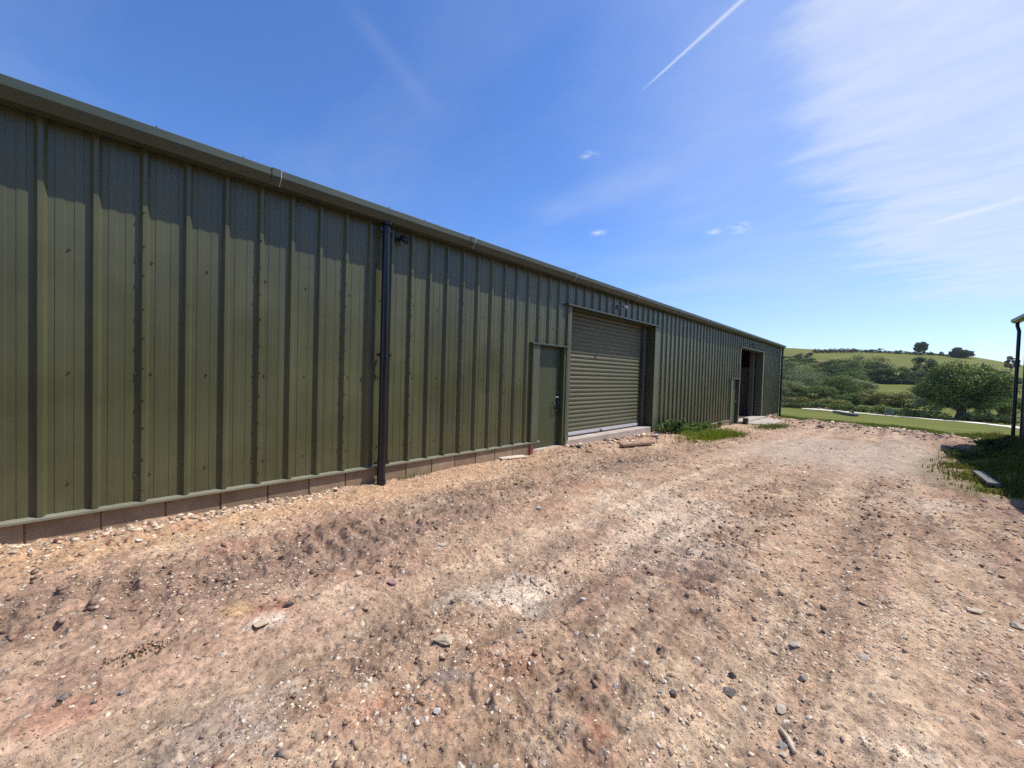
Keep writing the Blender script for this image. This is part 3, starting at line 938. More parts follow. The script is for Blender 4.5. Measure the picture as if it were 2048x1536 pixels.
# gable and rear walls
for yy in (YS, YE):
    mb = MB()
    z0 = -1.1
    y1 = yy + (-.012 if yy > 0 else .012)
    mb.add([(-.1, yy, z0), (-12.4, yy, z0), (-12.4, yy, 3.5), (-6.2, yy, zr - .06), (-.1, yy, 3.5), (-.1, y1, z0), (-12.4, y1, z0), (-12.4, y1, 3.5), (-6.2, y1, zr - .06), (-.1, y1, 3.5)], [[0, 1, 2, 3, 4], [9, 8, 7, 6, 5], [0, 5, 6, 1], [1, 6, 7, 2], [2, 7, 8, 3], [3, 8, 9, 4], [4, 9, 5, 0]])
    mb.build("gable_wall", m_clad, shed)
MB().box(-12.45, -12.4, YS, YE, -1.1, 3.5).build("rear_wall", m_interior, shed)
MB().box(-12.3, -.33, 12.6, 29.4, -.75, -.52).build("floor_slab", m_darkmetal, shed)  # concrete floor in a dark material, interior shade put into its colour
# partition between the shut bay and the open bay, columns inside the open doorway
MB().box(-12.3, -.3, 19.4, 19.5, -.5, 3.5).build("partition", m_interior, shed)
# corner flashing at the far end
MB().prism_y([(-.02, -.57), (.046, -.57), (.046, 3.44), (-.02, 3.44)], YE - .16, YE + .025).build("corner_flashing", m_trim, shed)


def downpipe(y, x, z0, z1, parent):
    mb = MB()
    mb.tube([(x + .02, y, z1), (x, y, z1 - .12), (x, y, z0 + .12), (x + .012, y + .0, z0)], .054, 18)
    o = mb.build("downpipe", m_black, parent, True)
    for zz in (z1 - .1, (z0 + z1) / 2, z0 + .32):
        c = MB(); c.tube([(x, y, zz - .04), (x, y, zz + .04)], .061, 18)
        c.box(0.036, x, y - .012, y + .012, zz - .018, zz + .018)
        c.box(x - .014, x + .014, y - .105, y + .105, zz - .018, zz + .018)
        c.build("pipe_bracket", m_black, o)
    c = MB(); c.tube([(x + .012, y, z0 - .02), (x + .012, y, z0 + .07)], [.067, .058], 18)
    c.build("pipe_shoe", m_black, o)
    c = MB(); c.tube([(x + .02, y, z1 - .03), (x + .02, y, z1 + .012)], [.06, .066], 18); c.build("gutter_outlet", m_black, o)
    return o


downpipe(2.9, .128, -.26, 3.425, shed)
downpipe(29.5, .13, -.72, 3.425, shed)
# panel joint behind the first pipe
MB().prism_y([(.0, -.0), (.012, 0), (.012, 3.44), (.0, 3.44)], 2.70, 2.78).build("joint_cover", m_trim, shed)

# ---- personnel doors
def personnel_door(y0, y1, zt, zb, rightw):
    d = MB(); d.box(-.115, -.075, y0 + .02, y1 - .075, zb + .01, zt - .02, bev=.003)
    o = d.build("door", m_door, shed)
    f = MB()
    # left jamb flashing, right reveal, head reveal
    f.box(-.072, .058, y0 - .008, y0 + .008, zb - .02, zt, bev=.002)
    f.box(.045, .060, y0 + .010, y0 + .21, zb + .19, zt - .005, bev=.002)
    f.build("door_trim", m_trim, o)
    r_ = MB(); r_.box(-.13, .030, y1 - .072, y1 - .004, zb + .0, zt - .022, bev=.002); r_.build("door_jamb", m_door, o)
    h = MB(); h.box(-.13, -.006, y0 + .01, y1 - .08, zt - .018, zt - .002)
    h.prism_y([(-.005, zt + .03), (.092, zt + .012), (.094, zt - .016), (.089, zt - .016), (.087, zt + .006), (-.005, zt + .0)], y0 - .06, y1 + .04)
    h.build("head_drip", m_gutter, o)
    fr = MB()
    fr.box(-.118, -.068, y0 + .0085, y0 + .035, zb, zt - .022, bev=.003)
    fr.build("door_frame", m_door, o)
    hy = y1 - .16; hz = zb + 1.06
    hd_ = MB()
    MB().box(-.075, -.066, hy - .02, hy + .02, hz - .13, hz + .16, bev=.003).build('lock_plate', m_darkmetal, o)
    hd_.tube([(-.066, hy, hz + .02), (-.03, hy, hz + .02), (-.026, hy - .02, hz + .02), (-.026, hy - .12, hz + .022)], .0085, 8)
    cy_ = MB(); cy_.tube([(-.066, hy, hz + .13), (-.056, hy, hz + .13)], .012, 10); cy_.build('lock_cylinder', m_galv, o, True)
    hd_.build("handle", m_galv, o, True)
    return o, hy, hz


MB().box(-.13, .02, 6.24, 7.30, -.45, -.185, bev=.006).build('threshold', m_conc, shed)
d1, hy, hz = personnel_door(6.21, 7.36, 2.0, -.19, .1)
k = MB()
k.tube([(-.05, hy + .01, hz - .02), (-.035, hy + .0, hz - .14), (-.035, hy - .03, hz - .27), (-.035, hy - .10, hz - .30), (-.035, hy - .15, hz - .24), (-.035, hy - .14, hz - .1)], .009, 8)
k.box(-.07, -.035, hy - .0, hy + .05, hz - .34, hz - .2, bev=.006)
k.build("padlock_shackle", m_black, d1, True)
d2, hy2, hz2 = personnel_door(19.58, 20.86, 1.45, -.66, .1)
# red oxide feet of the steel frame, either side of the first door
for yy, z0, z1, w in ((6.24, -.34, -.02, .065), (7.40, -.30, .05, .05)):
    m_ = MB(); m_.add([(.075, yy - w, z0), (.075, yy + w * .7, z0), (.06, yy + w * .35, z1), (.06, yy - w * .2, z1), (-.07, yy - w, z0), (-.07, yy + w * .7, z0), (-.07, yy + w * .35, z1), (-.07, yy - w * .2, z1)], [[0, 1, 2, 3], [4, 5, 6, 7], [0, 1, 5, 4], [1, 2, 6, 5], [2, 3, 7, 6], [3, 0, 4, 7]])
    m_.build("column_foot", m_redox if yy < 7 else m_wood, shed)

# ---- roller door
RX = -.27; r0, r1 = 7.50, 11.48
rd = MB(); pitch = .104; z = .02
rows = []
pr = []
while z < 2.98:
    for q in range(7):
        t = q / 6
        pr.append((RX + .021 * math.sin(math.pi * t) ** .8, z + pitch * .93 * t))
    z += pitch
for (xa, za), (xb, zb_) in zip(pr[:-1], pr[1:]):
    rd.add([(xa, r0, za), (xa, r1, za), (xb, r1, zb_), (xb, r0, zb_)], [[0, 1, 2, 3]])
roller = rd.build("roller_door", m_shutter, shed)
MB().box(RX - .012, RX + .022, r0, r1, -.088, .018, bev=.004).build("bottom_rail", m_galv, roller)
MB().box(RX + .0225, RX + .036, r0, r1, -.088, -.058, bev=.003).build("rubber_seal", m_black, roller)
for a, b in ((r0 - .09, r0 - .003), (r1 + .003, r1 + .09)):
    g = MB(); g.box(RX - .03, RX + .05, a, b, -.09, 3.0, bev=.003); g.build("guide_rail", m_shutter if a < 9 else m_darkmetal, roller)
MB().box(RX + .037, RX + .042, 9.3, 9.42, -.055, -.02).build("bottom_lock", m_black, roller)
MB().box(-.36, .035, 7.40, 11.75, -.55, -.094, bev=.008).build("threshold", m_conc, shed)
t_ = MB()
t_.box(-.30, .048, 7.364, 7.396, -.09, 2.925, bev=.002)   # left reveal
t_.box(.036, .052, 7.398, 7.50, -.09, 2.92, bev=.002)
t_.build("door_trim", m_trim, shed)
t_ = MB(); t_.box(-.30, .034, 11.87, 11.915, -.42, 2.925, bev=.002); t_.build("door_jamb", m_door, shed)
MB().box(.036, .05, 11.80, 12.02, -.42, 2.92, bev=.002).build("door_trim", m_trim, shed)
tp = MB(); tp.box(-.30, -.21, 11.60, 11.75, -.09, 2.92, bev=.004); tp.build("timber_post", m_column, shed)
MB().box(-.36, -.32, 7.37, 7.5, -.09, 3.4).build("reveal_back", m_interior, shed)
MB().box(-.36, -.31, 11.576, 11.90, -.5, 3.4).build("reveal_back", m_interior, shed)
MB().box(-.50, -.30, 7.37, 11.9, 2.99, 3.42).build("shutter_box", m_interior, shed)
hd2 = MB(); hd2.box(-.26, -.01, 7.40, 11.86, 2.905, 2.927)
hd2.prism_y([(-.005, 2.975), (.105, 2.953), (.107, 2.918), (.102, 2.918), (.10, 2.945), (-.005, 2.93)], 7.30, 12.10)
hd2.build("head_drip", m_gutter, shed)
# solid back of the closed bay so no light leaks through
MB().box(-12.3, -.5, 12.3, 12.36, -.5, 3.5).build("partition", m_interior, shed)

# ---- open doorway
o_ = MB(); o_.box(-.22, .05, 20.87, 20.93, -.5, 2.925, bev=.002); o_.box(.036, .052, 20.80, 20.868, -.45, 2.92, bev=.002); o_.build("door_trim", m_trim, shed)
o_ = MB(); o_.box(-.30, .034, 25.14, 25.195, -.5, 2.925, bev=.002); o_.build("door_jamb", m_door, shed)
MB().box(.036, .055, 25.16, 25.27, -.56, 2.92, bev=.002).build("door_trim", m_edge, shed)
MB().box(-.5, -.301, 24.72, 24.94, -.5, 2.92, bev=.004).build("steel_column", m_column, shed)
MB().box(-1.0, -.6, 25.06, 25.12, -.5, 2.1).build("stacked_panel", m_column, shed)
hd3 = MB(); hd3.box(-.26, -.01, 20.94, 25.13, 2.905, 2.927)
hd3.prism_y([(-.005, 2.965), (.088, 2.95), (.09, 2.925), (.085, 2.925), (.083, 2.943), (-.005, 2.93)], 20.80, 25.36)
hd3.build("head_drip", m_trim, shed)
MB().box(-.32, .25, 20.8, 25.3, -.95, -.51, bev=.01).build("threshold", m_conc, shed)
# concrete apron pieces in front of the open doorway
ap = MB(); ap.box(.26, 1.15, 21.2, 25.6, -.95, -.585, bev=.02)
tag(ap.build("concrete_apron", m_conc), "pale concrete apron in front of the open doorway", "apron", kind="structure")

# ---- things fixed to the shed
fl = empty("floodlight", (0, 9.6, 3.2)); tag(fl, "silver floodlight on a bracket arm above the roller door", "floodlight")
m_ = MB(); m_.box(.034, .05, -.05, .05, -.05, .05, bev=.004); m_.tube([(.05, 0, 0), (.16, .02, 0), (.21, .05, .0)], .012, 8); m_.build("bracket", m_black, fl)
m_ = MB(); m_.add([(.18, 0, .035), (.18, .09, .035), (.26, .08, -.005), (.26, .01, -.005), (.19, 0, -.03), (.19, .09, -.03), (.23, .08, -.055), (.23, .01, -.055)], [[0, 1, 2, 3], [4, 7, 6, 5], [0, 4, 5, 1], [1, 5, 6, 2], [2, 6, 7, 3], [3, 7, 4, 0]])
m_.build("lamp_head", m_galv, fl)
m_ = MB(); m_.tube([(.04, .02, -.05), (.05, .03, -.17), (.10, .02, -.17), (.15, .03, -.02)], .004, 6); m_.build("cable", m_black, fl)


def camera_unit(y, z, label):
    e = empty("security_camera", (0, y, z)); tag(e, label, "camera")
    a = MB(); a.box(.0045, .03, -.045, .045, -.05, .05, bev=.004); a.tube([(.03, 0, -.01), (.09, .02, -.03)], .013, 8); a.build("mount", m_black, e)
    b = MB(); b.tube([(.07, .03, .01), (.10, .035, -.0), (.13, .10, -.045), (.135, .12, -.05)], [.03, .045, .045, .03], 12); b.build("housing", m_black, e, True)


camera_unit(3.14, 3.30, "small dark camera under the eaves just right of the near downpipe")
camera_unit(22.6, 3.2, "small dark camera on the wall above the open doorway")
# black pot by the second door
p = np.array([.34, 20.95, 0]); e = empty("bucket", (p[0], p[1], -.62)); tag(e, "small black bucket standing by the second door", "bucket")
b = MB(); b.tube([(0, 0, 0), (0, 0, .03), (0, 0, .26), (0, 0, .27)], [.095, .10, .125, .13], 16); b.build("bucket_body", m_black, e, True)
b = MB(); b.tube([(0, -.12, .25), (0.02, -.09, .33), (.02, 0, .36), (.02, .09, .33), (0, .12, .25)], .005, 6); b.build("handle", m_galv, e)

# ------------------------------------------------------------------ right hand barn
bx, by = 8.13, 19.6
bz = gz(bx, by)
P, _d = None, None
zt = z_at(2042, 640, (bx, by, 0))
barn = empty("barn", (bx, by, bz)); barn.rotation_euler = (0, 0, RAD(1.8)); tag(barn, "grey sheeted barn corner at the right edge with dark post and gutter", "barn")
H = zt - bz


def barn_prof(y0, y1, step=.15):
    mb = MB(); ys = np.arange(y0, y1, step / 4); hh = [0, .02, .02, 0]
    for i in range(len(ys) - 1):
        a, b = hh[i % 4], hh[(i + 1) % 4]
        mb.add([(-a, ys[i], .1), (-b, ys[i + 1], .1), (-b, ys[i + 1], H - .05), (-a, ys[i], H - .05)], [[0, 1, 2, 3]])
    return mb


barn_prof(-26, -.1).build("side_wall", m_sheet, barn)
w = MB(); w.add([(.02, -.05, -.3), (9, -.05, -.3), (9, -.05, H), (4.5, -.05, H + .9), (.02, -.05, H), (.02, -.1, -.3), (9, -.1, -.3), (9, -.1, H), (4.5, -.1, H + .9), (.02, -.1, H)], [[0, 1, 2, 3, 4], [9, 8, 7, 6, 5], [0, 5, 6, 1], [1, 6, 7, 2], [2, 7, 8, 3], [3, 8, 9, 4], [4, 9, 5, 0]])
w.build("gable_wall", m_sheet, barn)
MB().box(.05, 9, -26, -25.9, -.3, H).build("rear_wall", m_sheet, barn)
MB().box(.03, .25, -26, -.12, -.4, .12).build("base_wall", m_conc, barn)
r_ = MB(); r_.prism_y([(-.14, H + .02), (4.5, H + .95), (9.2, H + .02), (9.2, H - .02), (4.5, H + .91), (-.14, H - .02)], -26.1, .12); r_.build("roof", m_sheet, barn)
g_ = MB(); g_.prism_y([(-.32, H + .03), (-.31, H - .05), (-.24, H - .09), (-.15, H - .09), (-.13, H - .05), (-.13, H - .02), (-.145, H - .02), (-.15, H - .08), (-.24, H - .08), (-.30, H - .045), (-.31, H + .03)], -26, .14); g_.build("gutter", m_black, barn)
pst = MB(); pst.box(-.03, .08, -.02, .06, -.06, H - .02, bev=.004); pst.build("corner_post", m_darkmetal, barn)
dp = MB(); dp.tube([(-.2, -.0, H - .09), (-.2, 0, H - .18), (-.17, -.06, H - .35), (-.17, -.06, .1), (-.2, -.06, .0)], .042, 14); dp.build("downpipe", m_black, barn, True)
MB().box(-.22, .03, -.14, .1, -.15, .02, bev=.01).build("post_footing", m_conc, barn)

# ------------------------------------------------------------------ foliage
def leaf_cloud(clumps, n, leaf, base, var=.34, flat=0.75, shell=.70):
    """leaf quads scattered through overlapping ellipsoid clumps: verts, faces, colours"""
    vol = np.array([(c[3] * c[4] * c[5]) ** .72 for c in clumps]); pk = rng.choice(len(clumps), n, p=vol / vol.sum())
    C = np.array(clumps)[pk]
    d = rng.normal(0, 1, (n, 3)); d /= np.linalg.norm(d, axis=1)[:, None]
    rad = (shell + (1 - shell) * rng.uniform(0, 1, n) ** .6) * (1 + rng.normal(0, .09, n))
    pos = C[:, :3] + d * C[:, 3:6] * rad[:, None]
    nrm = d * flat + rng.normal(0, .6, (n, 3)); nrm[:, 2] += .25; nrm /= np.linalg.norm(nrm, axis=1)[:, None]
    t = np.cross(nrm, rng.normal(0, 1, (n, 3))); t /= np.linalg.norm(t, axis=1)[:, None]
    b = np.cross(nrm, t)
    sz = leaf * rng.uniform(.55, 1.35, n)
    t *= sz[:, None] * .5; b *= sz[:, None] * .36
    v = np.stack([pos - t, pos - b * .9, pos + t, pos + b * .9], 1).reshape(-1, 3)
    f = np.arange(n * 4).reshape(n, 4)
    tint = rng.uniform(1 - var, 1 + var, len(clumps))[pk] * rng.uniform(.75, 1.25, n)
    warm = rng.normal(0, .08, len(clumps))[pk]
    col = np.array(base)[None] * tint[:, None] * np.stack([1 + warm, np.ones(n), 1 - warm], 1)
    return v, f, np.repeat(np.clip(col, .003, 1), 4, 0)


def clumps_dome(w, h, z0, k, lean=0.0, top=1.0, d=None):
    """clumps filling a domed crown: width w, height h from z0"""
    d = d or w * .8
    out = []
    for i in range(k):
        while True:
            u = rng.uniform(-1, 1, 3)
            if np.dot(u, u) < 1: break
        u = u / (np.linalg.norm(u) + 1e-6) * np.linalg.norm(u) ** .45
        x = u[0] * w * .36; y = u[1] * d * .36; z = z0 + h * (.49 + u[2] * .41)
        r = rng.uniform(.085, .165)
        out.append((x + lean * (z - z0), y, z, w * r, d * r, min(h, w) * r * rng.uniform(.7, 1.0)))
    return out


FD = (.098, .136, .036); FM = (.135, .178, .045); FG = (.22, .245, .105); FO = (.225, .215, .068); FB = (.070, .100, .036); FR = (.14, .118, .058)


def tree(px, y, top, wpx, base, label, kind='tree', trunk_px=None, n=2600, leaf=.34, clumps=22, lean=0, low=.14, group=None, base_py=None, name=None, cat=None):
    if base_py is not None:
        q = at(px, base_py); y = q[1]
    p, dep = at_y(px, y)
    p[2] = gz(p[0], p[1])
    h = z_at(px, top, p) - p[2]; w = wpx * dep / FPX
    yaw = math.atan2(p[1], p[0] - CX) - math.pi / 2
    if kind == 'tree':
        e = empty(name or "tree", tuple(p)); e.rotation_euler = (0, 0, yaw)
        tr = MB(); rt = (trunk_px * dep / FPX / 2) if trunk_px else max(.12, w * .035)
        hz_ = h * (low + .12)
        ln = lean * hz_
        tr.tube([(0, 0, -.5), (0, 0, 0), (rt * .1, 0, hz_ * .35), (ln * .5, 0, hz_ * .75), (ln, 0, hz_ * 1.2)], [rt * 1.7, rt * 1.35, rt, rt * .92, rt * .7], 10)
        for q in range(7):
            a = q * 2.4 + rng.uniform(-.3, .3); rr_ = w * rng.uniform(.2, .36)
            tr.tube([(ln, 0, hz_ * 1.0), (ln + math.cos(a) * rr_ * .45, math.sin(a) * rr_ * .45, hz_ * 1.1 + h * .16), (ln + math.cos(a) * rr_ + lean * h * .4, math.sin(a) * rr_, h * rng.uniform(.5, .8))], [rt * .55, rt * .36, rt * .1], 6)
        tr.build("trunk", m_bark, e, True)
        v, f, c = leaf_cloud(clumps_dome(w, h * (1 - low), h * low, clumps, lean), n, leaf, base)
        np_mesh("crown", v, f, m_leaf, e, c)
        tag(e, label, cat or "tree", group)
        return e
    v, f, c = leaf_cloud(clumps_dome(w, h * 1.1, -h * .1, clumps, lean), n, leaf, base)
    o = np_mesh(name or "shrub", v, f, m_leaf, None, c); o.location = tuple(p); o.rotation_euler = (0, 0, yaw)
    tag(o, label, cat or "shrub", group)
    return o


def hedge(pts, h, w, base, label, n=4000, leaf=.3, name="hedge", gap=.0, group=None):
    """a hedge following a list of ground points"""
    pts = np.array(pts); seg = np.hypot(*np.diff(pts[:, :2], axis=0).T); tot = seg.sum(); cum = np.concatenate([[0], np.cumsum(seg)])
    cl = []; s = 0; o = pts[0].copy(); o[2] = gz(o[0], o[1])
    while s < tot:
        x = np.interp(s, cum, pts[:, 0]); y = np.interp(s, cum, pts[:, 1]); z = gz(x, y)
        for _ in range(3):
            hh = h * rng.uniform(.6, 1.12)
            cl.append((x - o[0] + rng.normal(0, w * .18), y - o[1] + rng.normal(0, w * .18), z - o[2] + hh * rng.uniform(.35, .62), w * rng.uniform(.25, .42), w * rng.uniform(.25, .42), hh * rng.uniform(.3, .42)))
        s += w * .32
    v, f, c = leaf_cloud(cl, n, leaf, base)
    ob = np_mesh(name, v, f, m_leaf, None, c); ob.location = tuple(o)
    tag(ob, label, "hedge", group)
    return ob


def gpts(pxs, y): return [at_y(p, yy)[0] for p, yy in zip(pxs, y if isinstance(y, (list, tuple)) else [y] * len(pxs))]


# big oak by the track
tree(1925, 0, 722, 156, FM, "big spreading oak standing alone beside the white track", trunk_px=15, n=24000, leaf=.38, clumps=90, low=.16, base_py=838, group=None)
# grey green willows behind the hedge, left
for i, (px, y, top, w, lab) in enumerate([
    (1592, 150, 733, 92, "tallest grey-green willow, next to the far shed corner"),
    (1640, 156, 744, 80, "grey-green willow second from the shed corner"),
    (1684, 150, 752, 66, "grey-green willow with dark gap below, third from the shed corner"),
    (1712, 165, 756, 66, "pale willow at the right end of the willow row"),
    (1570, 138, 762, 70, "low grey-green willow directly behind the shed downpipe"),
    (1628, 140, 770, 70, "low bushy willow in front of the taller row"),
]):
    tree(px, y, top - 3, w * 1.22, FG if i not in (2, 5) else FM, lab, n=9000, leaf=.30, clumps=46, low=.04, group="willows behind the hedge")
# scrub band
for px, y, top, w, col, lab in [
    (1738, 142, 778, 62, FO, "pale olive bramble bush below the bright field strip"),
    (1775, 140, 781, 66, FO, "wide olive bramble bush, second of the scrub band"),
    (1815, 138, 783, 60, FO, "olive scrub bush left of the grey sallow"),
    (1862, 128, 777, 66, FG, "grey-green sallow bush under the left side of the oak"),
    (1700, 132, 786, 56, FM, "dark green bush at the foot of the willows"),
    (1990, 122, 790, 70, FM, "green bush behind the right side of the oak"),
    (1960, 150, 775, 80, FG, "pale bush filling the gap behind the oak trunk"),
    (2024, 128, 782, 50, FM, "bush beside the barn post behind the oak"),
]:
    tree(px, y, top, w, col, lab, kind='shrub', n=4600, leaf=.3, clumps=44, group="scrub bushes below the field strip")
# dark wood and oaks on the slope
for px, y, top, w, col, lab in [
    (1722, 300, 705, 74, FB, "large dark domed oak on the slope above the willows"),
    (1684, 290, 716, 66, FD, "rounded green oak left of the dark domed oak"),
    (1752, 285, 718, 50, FD, "rounded oak right of the dark domed oak"),
    (1650, 300, 722, 60, FR, "brownish tree left of the rounded oak"),
    (1716, 262, 734, 70, FD, "broad tree above the left end of the field strip"),
    (1760, 262, 736, 52, FB, "dark tree above the middle of the field strip"),
    (1792, 262, 730, 46, FM, "upright green tree above the field strip"),
    (1822, 265, 742, 44, FB, "small dark tree left of the tall dark tree"),
    (1846, 290, 710, 40, FB, "tall dark tree rising behind the left of the oak"),
    (1870, 280, 738, 48, FD, "dark tree half hidden by the left of the oak"),
    (1985, 270, 738, 60, FD, "dark tree showing over the right of the oak"),
    (2018, 240, 752, 46, FB, "dark tree beside the barn post on the slope"),
    (1736, 258, 750, 40, FB, "lowest dark tree bordering the field strip, left"),
    (1782, 258, 752, 44, FB, "lowest dark tree bordering the field strip, middle"),
    (1840, 258, 755, 44, FB, "lowest dark tree bordering the field strip, right"),
    (1592, 262, 719, 62, FD, "green tree showing above the tallest willow"),
    (1630, 250, 726, 62, FM, "leafy tree behind the second willow from the shed"),
    (1668, 245, 728, 60, FD, "dark green tree behind the third willow"),
    (1700, 232, 740, 58, FM, "bushy tree between the willows and the field strip"),
    (1572, 236, 732, 54, FB, "dark tree peeping past the far shed corner"),
    (1662, 275, 720, 46, FB, "narrow dark tree below the brown tree on the slope"),
]:
    tree(px, y, top, w * 1.18, col, lab, n=5200, leaf=.52, clumps=38, low=.0, group="trees on the slope")
for px, y, top, w, col, lab in [
    (1582, 380, 710, 56, FB, "dark thicket nearest the shed roof end"),
    (1612, 372, 715, 44, FB, "long dark thicket just below the upper pasture"),
    (1600, 400, 706, 34, FR, "brown thicket on the upper pasture edge"),
    (1616, 420, 705, 12, FB, "tiny round bush in the upper pasture"),
]:
    tree(px, y, top, w, col, lab, kind='shrub', n=1500, leaf=.8, clumps=22, group="thickets on the upper pasture", name="thicket", cat="thicket")
# ridge line
for px, y, top, w, col, lab in [
    (1703, 490, 697, 20, FB, "first low bush on the skyline from the left"),
    (1734, 492, 695, 18, FB, "second low bush on the skyline from the left"),
    (1755, 492, 696, 22, FB, "third low bush on the skyline from the left"),
    (1791, 492, 699, 16, FB, "fourth low bush on the skyline from the left"),
    (1855, 494, 702, 10, FB, "small bush right of the lone skyline tree"),
    (1880, 494, 703, 8, FB, "tiniest bush between the skyline trees"),
]:
    tree(px, y, top, w, col, lab, kind='shrub', n=500, leaf=.8, clumps=9, group="bushes on the skyline")
hedge(gpts([1625, 1650, 1680, 1705], [455, 465, 475, 480]), 4.2, 3.5, FR, "brownish hedge running up to the skyline on the hill", 2600, .8)
hedge(gpts([1700, 1740, 1780, 1830, 1862], [482, 486, 488, 490, 492]), 3.0, 3.0, FB, "dark hedge along the skyline under the lone tree", 2600, .8)
hedge(gpts([1860, 1880, 1903], [492, 492, 490]), 1.8, 2.0, FB, "thin low hedge between the skyline trees", 900, .7)
tree(1836, 490, 683, 25, FD, "lone wind-leant tree on the skyline", n=3200, leaf=1.0, clumps=60, low=.16, lean=.12)
tree(1907, 486, 694, 24, FB, "left and taller of the joined skyline trees", n=2600, leaf=1.0, clumps=44, low=.0, lean=.1)
tree(1924, 480, 700, 34, FB, "lower sloping tree joined to the skyline pair", n=3200, leaf=1.0, clumps=50, low=.0, lean=.12)
tree(2020, 430, 712, 26, FR, "small brownish tree on the skyline beside the barn", n=1800, leaf=.85, clumps=18, low=.12)
# hedges beyond the field
hedge(gpts([1555, 1590, 1625, 1655], [112, 113, 115, 118]), 1.6, 2.2, FD, "dark clipped hedge at the end of the field beside the shed", 4200, .3)
hedge(gpts([1555, 1600, 1650, 1700], [124, 124, 124, 126]), 2.3, 2.6, FO, "rough olive hedge behind the clipped hedge", 4800, .32)
hedge(gpts([1668, 1710, 1760, 1810, 1860, 1895], [113, 112, 110, 108, 106, 104]), 1.9, 2.2, FM, "long low hedge along the far side of the white track", 6500, .3)
hedge(gpts([1935, 1970, 2035], [106, 104, 100]), 1.7, 2.0, FD, "low hedge right of the oak trunk", 3200, .3)
tree(1706, 104, 809, 13, FB, "small dark round bush at the edge of the white track", kind='shrub', n=700, leaf=.25, clumps=8)

# ------------------------------------------------------------------ track, slab, gate and trailer
tp_px = [(1605, 817), (1650, 820), (1700, 824.5), (1760, 829), (1820, 834.5), (1880, 841), (1940, 846), (2000, 852), (2045, 857), (2120, 866)]
cen = np.array([at(*q) for q in tp_px])
ss_ = np.linspace(0, len(cen) - 1, 140); cen = np.stack([np.interp(ss_, range(len(cen)), cen[:, k]) for k in range(3)], 1)
vs = []
dirs = np.gradient(cen[:, :2], axis=0); dirs /= np.linalg.norm(dirs, axis=1)[:, None]
for k, (c, d) in enumerate(zip(cen, dirs)):
    for s in (-1, -.33, .33, 1):
        w = 1.55 + .25 * math.sin(k * .9) + random.uniform(-.1, .1)
        x = c[0] - d[1] * w * s; y = c[1] + d[0] * w * s
        vs.append((x, y, gz(x, y) + .06 + .03 * (1 - abs(s))))
fs = [[k * 4 + j, k * 4 + j + 1, k * 4 + j + 5, k * 4 + j + 4] for k in range(len(cen) - 1) for j in range(3)]
pth = np_mesh("path", vs, fs, m_path, None, None, True); pth["kind"] = "structure"

p0 = at(1671, 827); p1 = at(1711, 831.5)
d = p1 - p0; ln = np.hypot(d[0], d[1])
e = empty("sleeper_stack", tuple((p0 + p1) / 2 + np.array([0, 0, .0]))); e.rotation_euler = (0, 0, math.atan2(d[1], d[0]))
tag(e, "low dark stack of timber sleepers lying on the field below the track", "timber stack")
for j in range(3):
    MB().box(-ln / 2, ln / 2, -.5 + j * .34, -.19 + j * .34, 0.02, .40, bev=.02).build("sleeper", m_darkmetal if j == 0 else m_greywood, e)

q = at(1778, 832); e = empty("gate", (q[0], q[1], gz(q[0], q[1]))); e.rotation_euler = (0, 0, .2)
tag(e, "small pale blue-grey metal gate standing beside the white track", "gate")
gh = z_at(1778, 817, q) - gz(q[0], q[1])
m_gate = painted_metal("pale_blue_metal", (.22, .3, .32), .5)
for s in (-1, 1): MB().box(s * .55 - .06, s * .55 + .06, -.06, .06, -.2, gh, bev=.01).build("post", m_gate, e)
g = MB()
for k in range(5): g.tube([(-.5, 0, .2 + k * (gh - .35) / 4), (.5, 0, .2 + k * (gh - .35) / 4)], .035, 6)
g.tube([(-.5, 0, .2), (.5, 0, gh - .15)], .03, 6); g.build("bars", m_gate, e)
q, dep = at_y(1584.5, 127); zt_ = z_at(1584.5, 795.5, q)
e = empty("trailer", (q[0], q[1], gz(q[0], q[1]))); tag(e, "small white trailer box showing above the hedge near the shed corner", "trailer")
hh = zt_ - e.location.z
MB().box(-.62, .62, -.55, .55, .5, hh, bev=.06).build("box_body", painted_metal("white_paint", (.75, .77, .78), .4), e)
for s in (-1, 1):
    w_ = MB(); w_.tube([(0, s * .6 - .08, .32), (0, s * .6 + .08, .32)], .32, 14); w_.build("wheel", m_black, e)
MB().box(.62, 1.5, -.04, .04, .45, .55).build("drawbar", m_darkmetal, e)
# debris heap at the left end of the track
xs, ys = [], []
q = at(1632, 817)
n = 90; rb = scatter_stones("rubble", q[0] + rng.normal(0, 1.6, n), q[1] + rng.normal(0, .9, n), .15 + .5 * rng.uniform(0, 1, n) ** 2, stone_cols(n, (.5, .2, .05, .2, .05)), sink=.15)
tag(rb, "heap of pale debris at the left end of the white track", "rubble", kind="stuff")

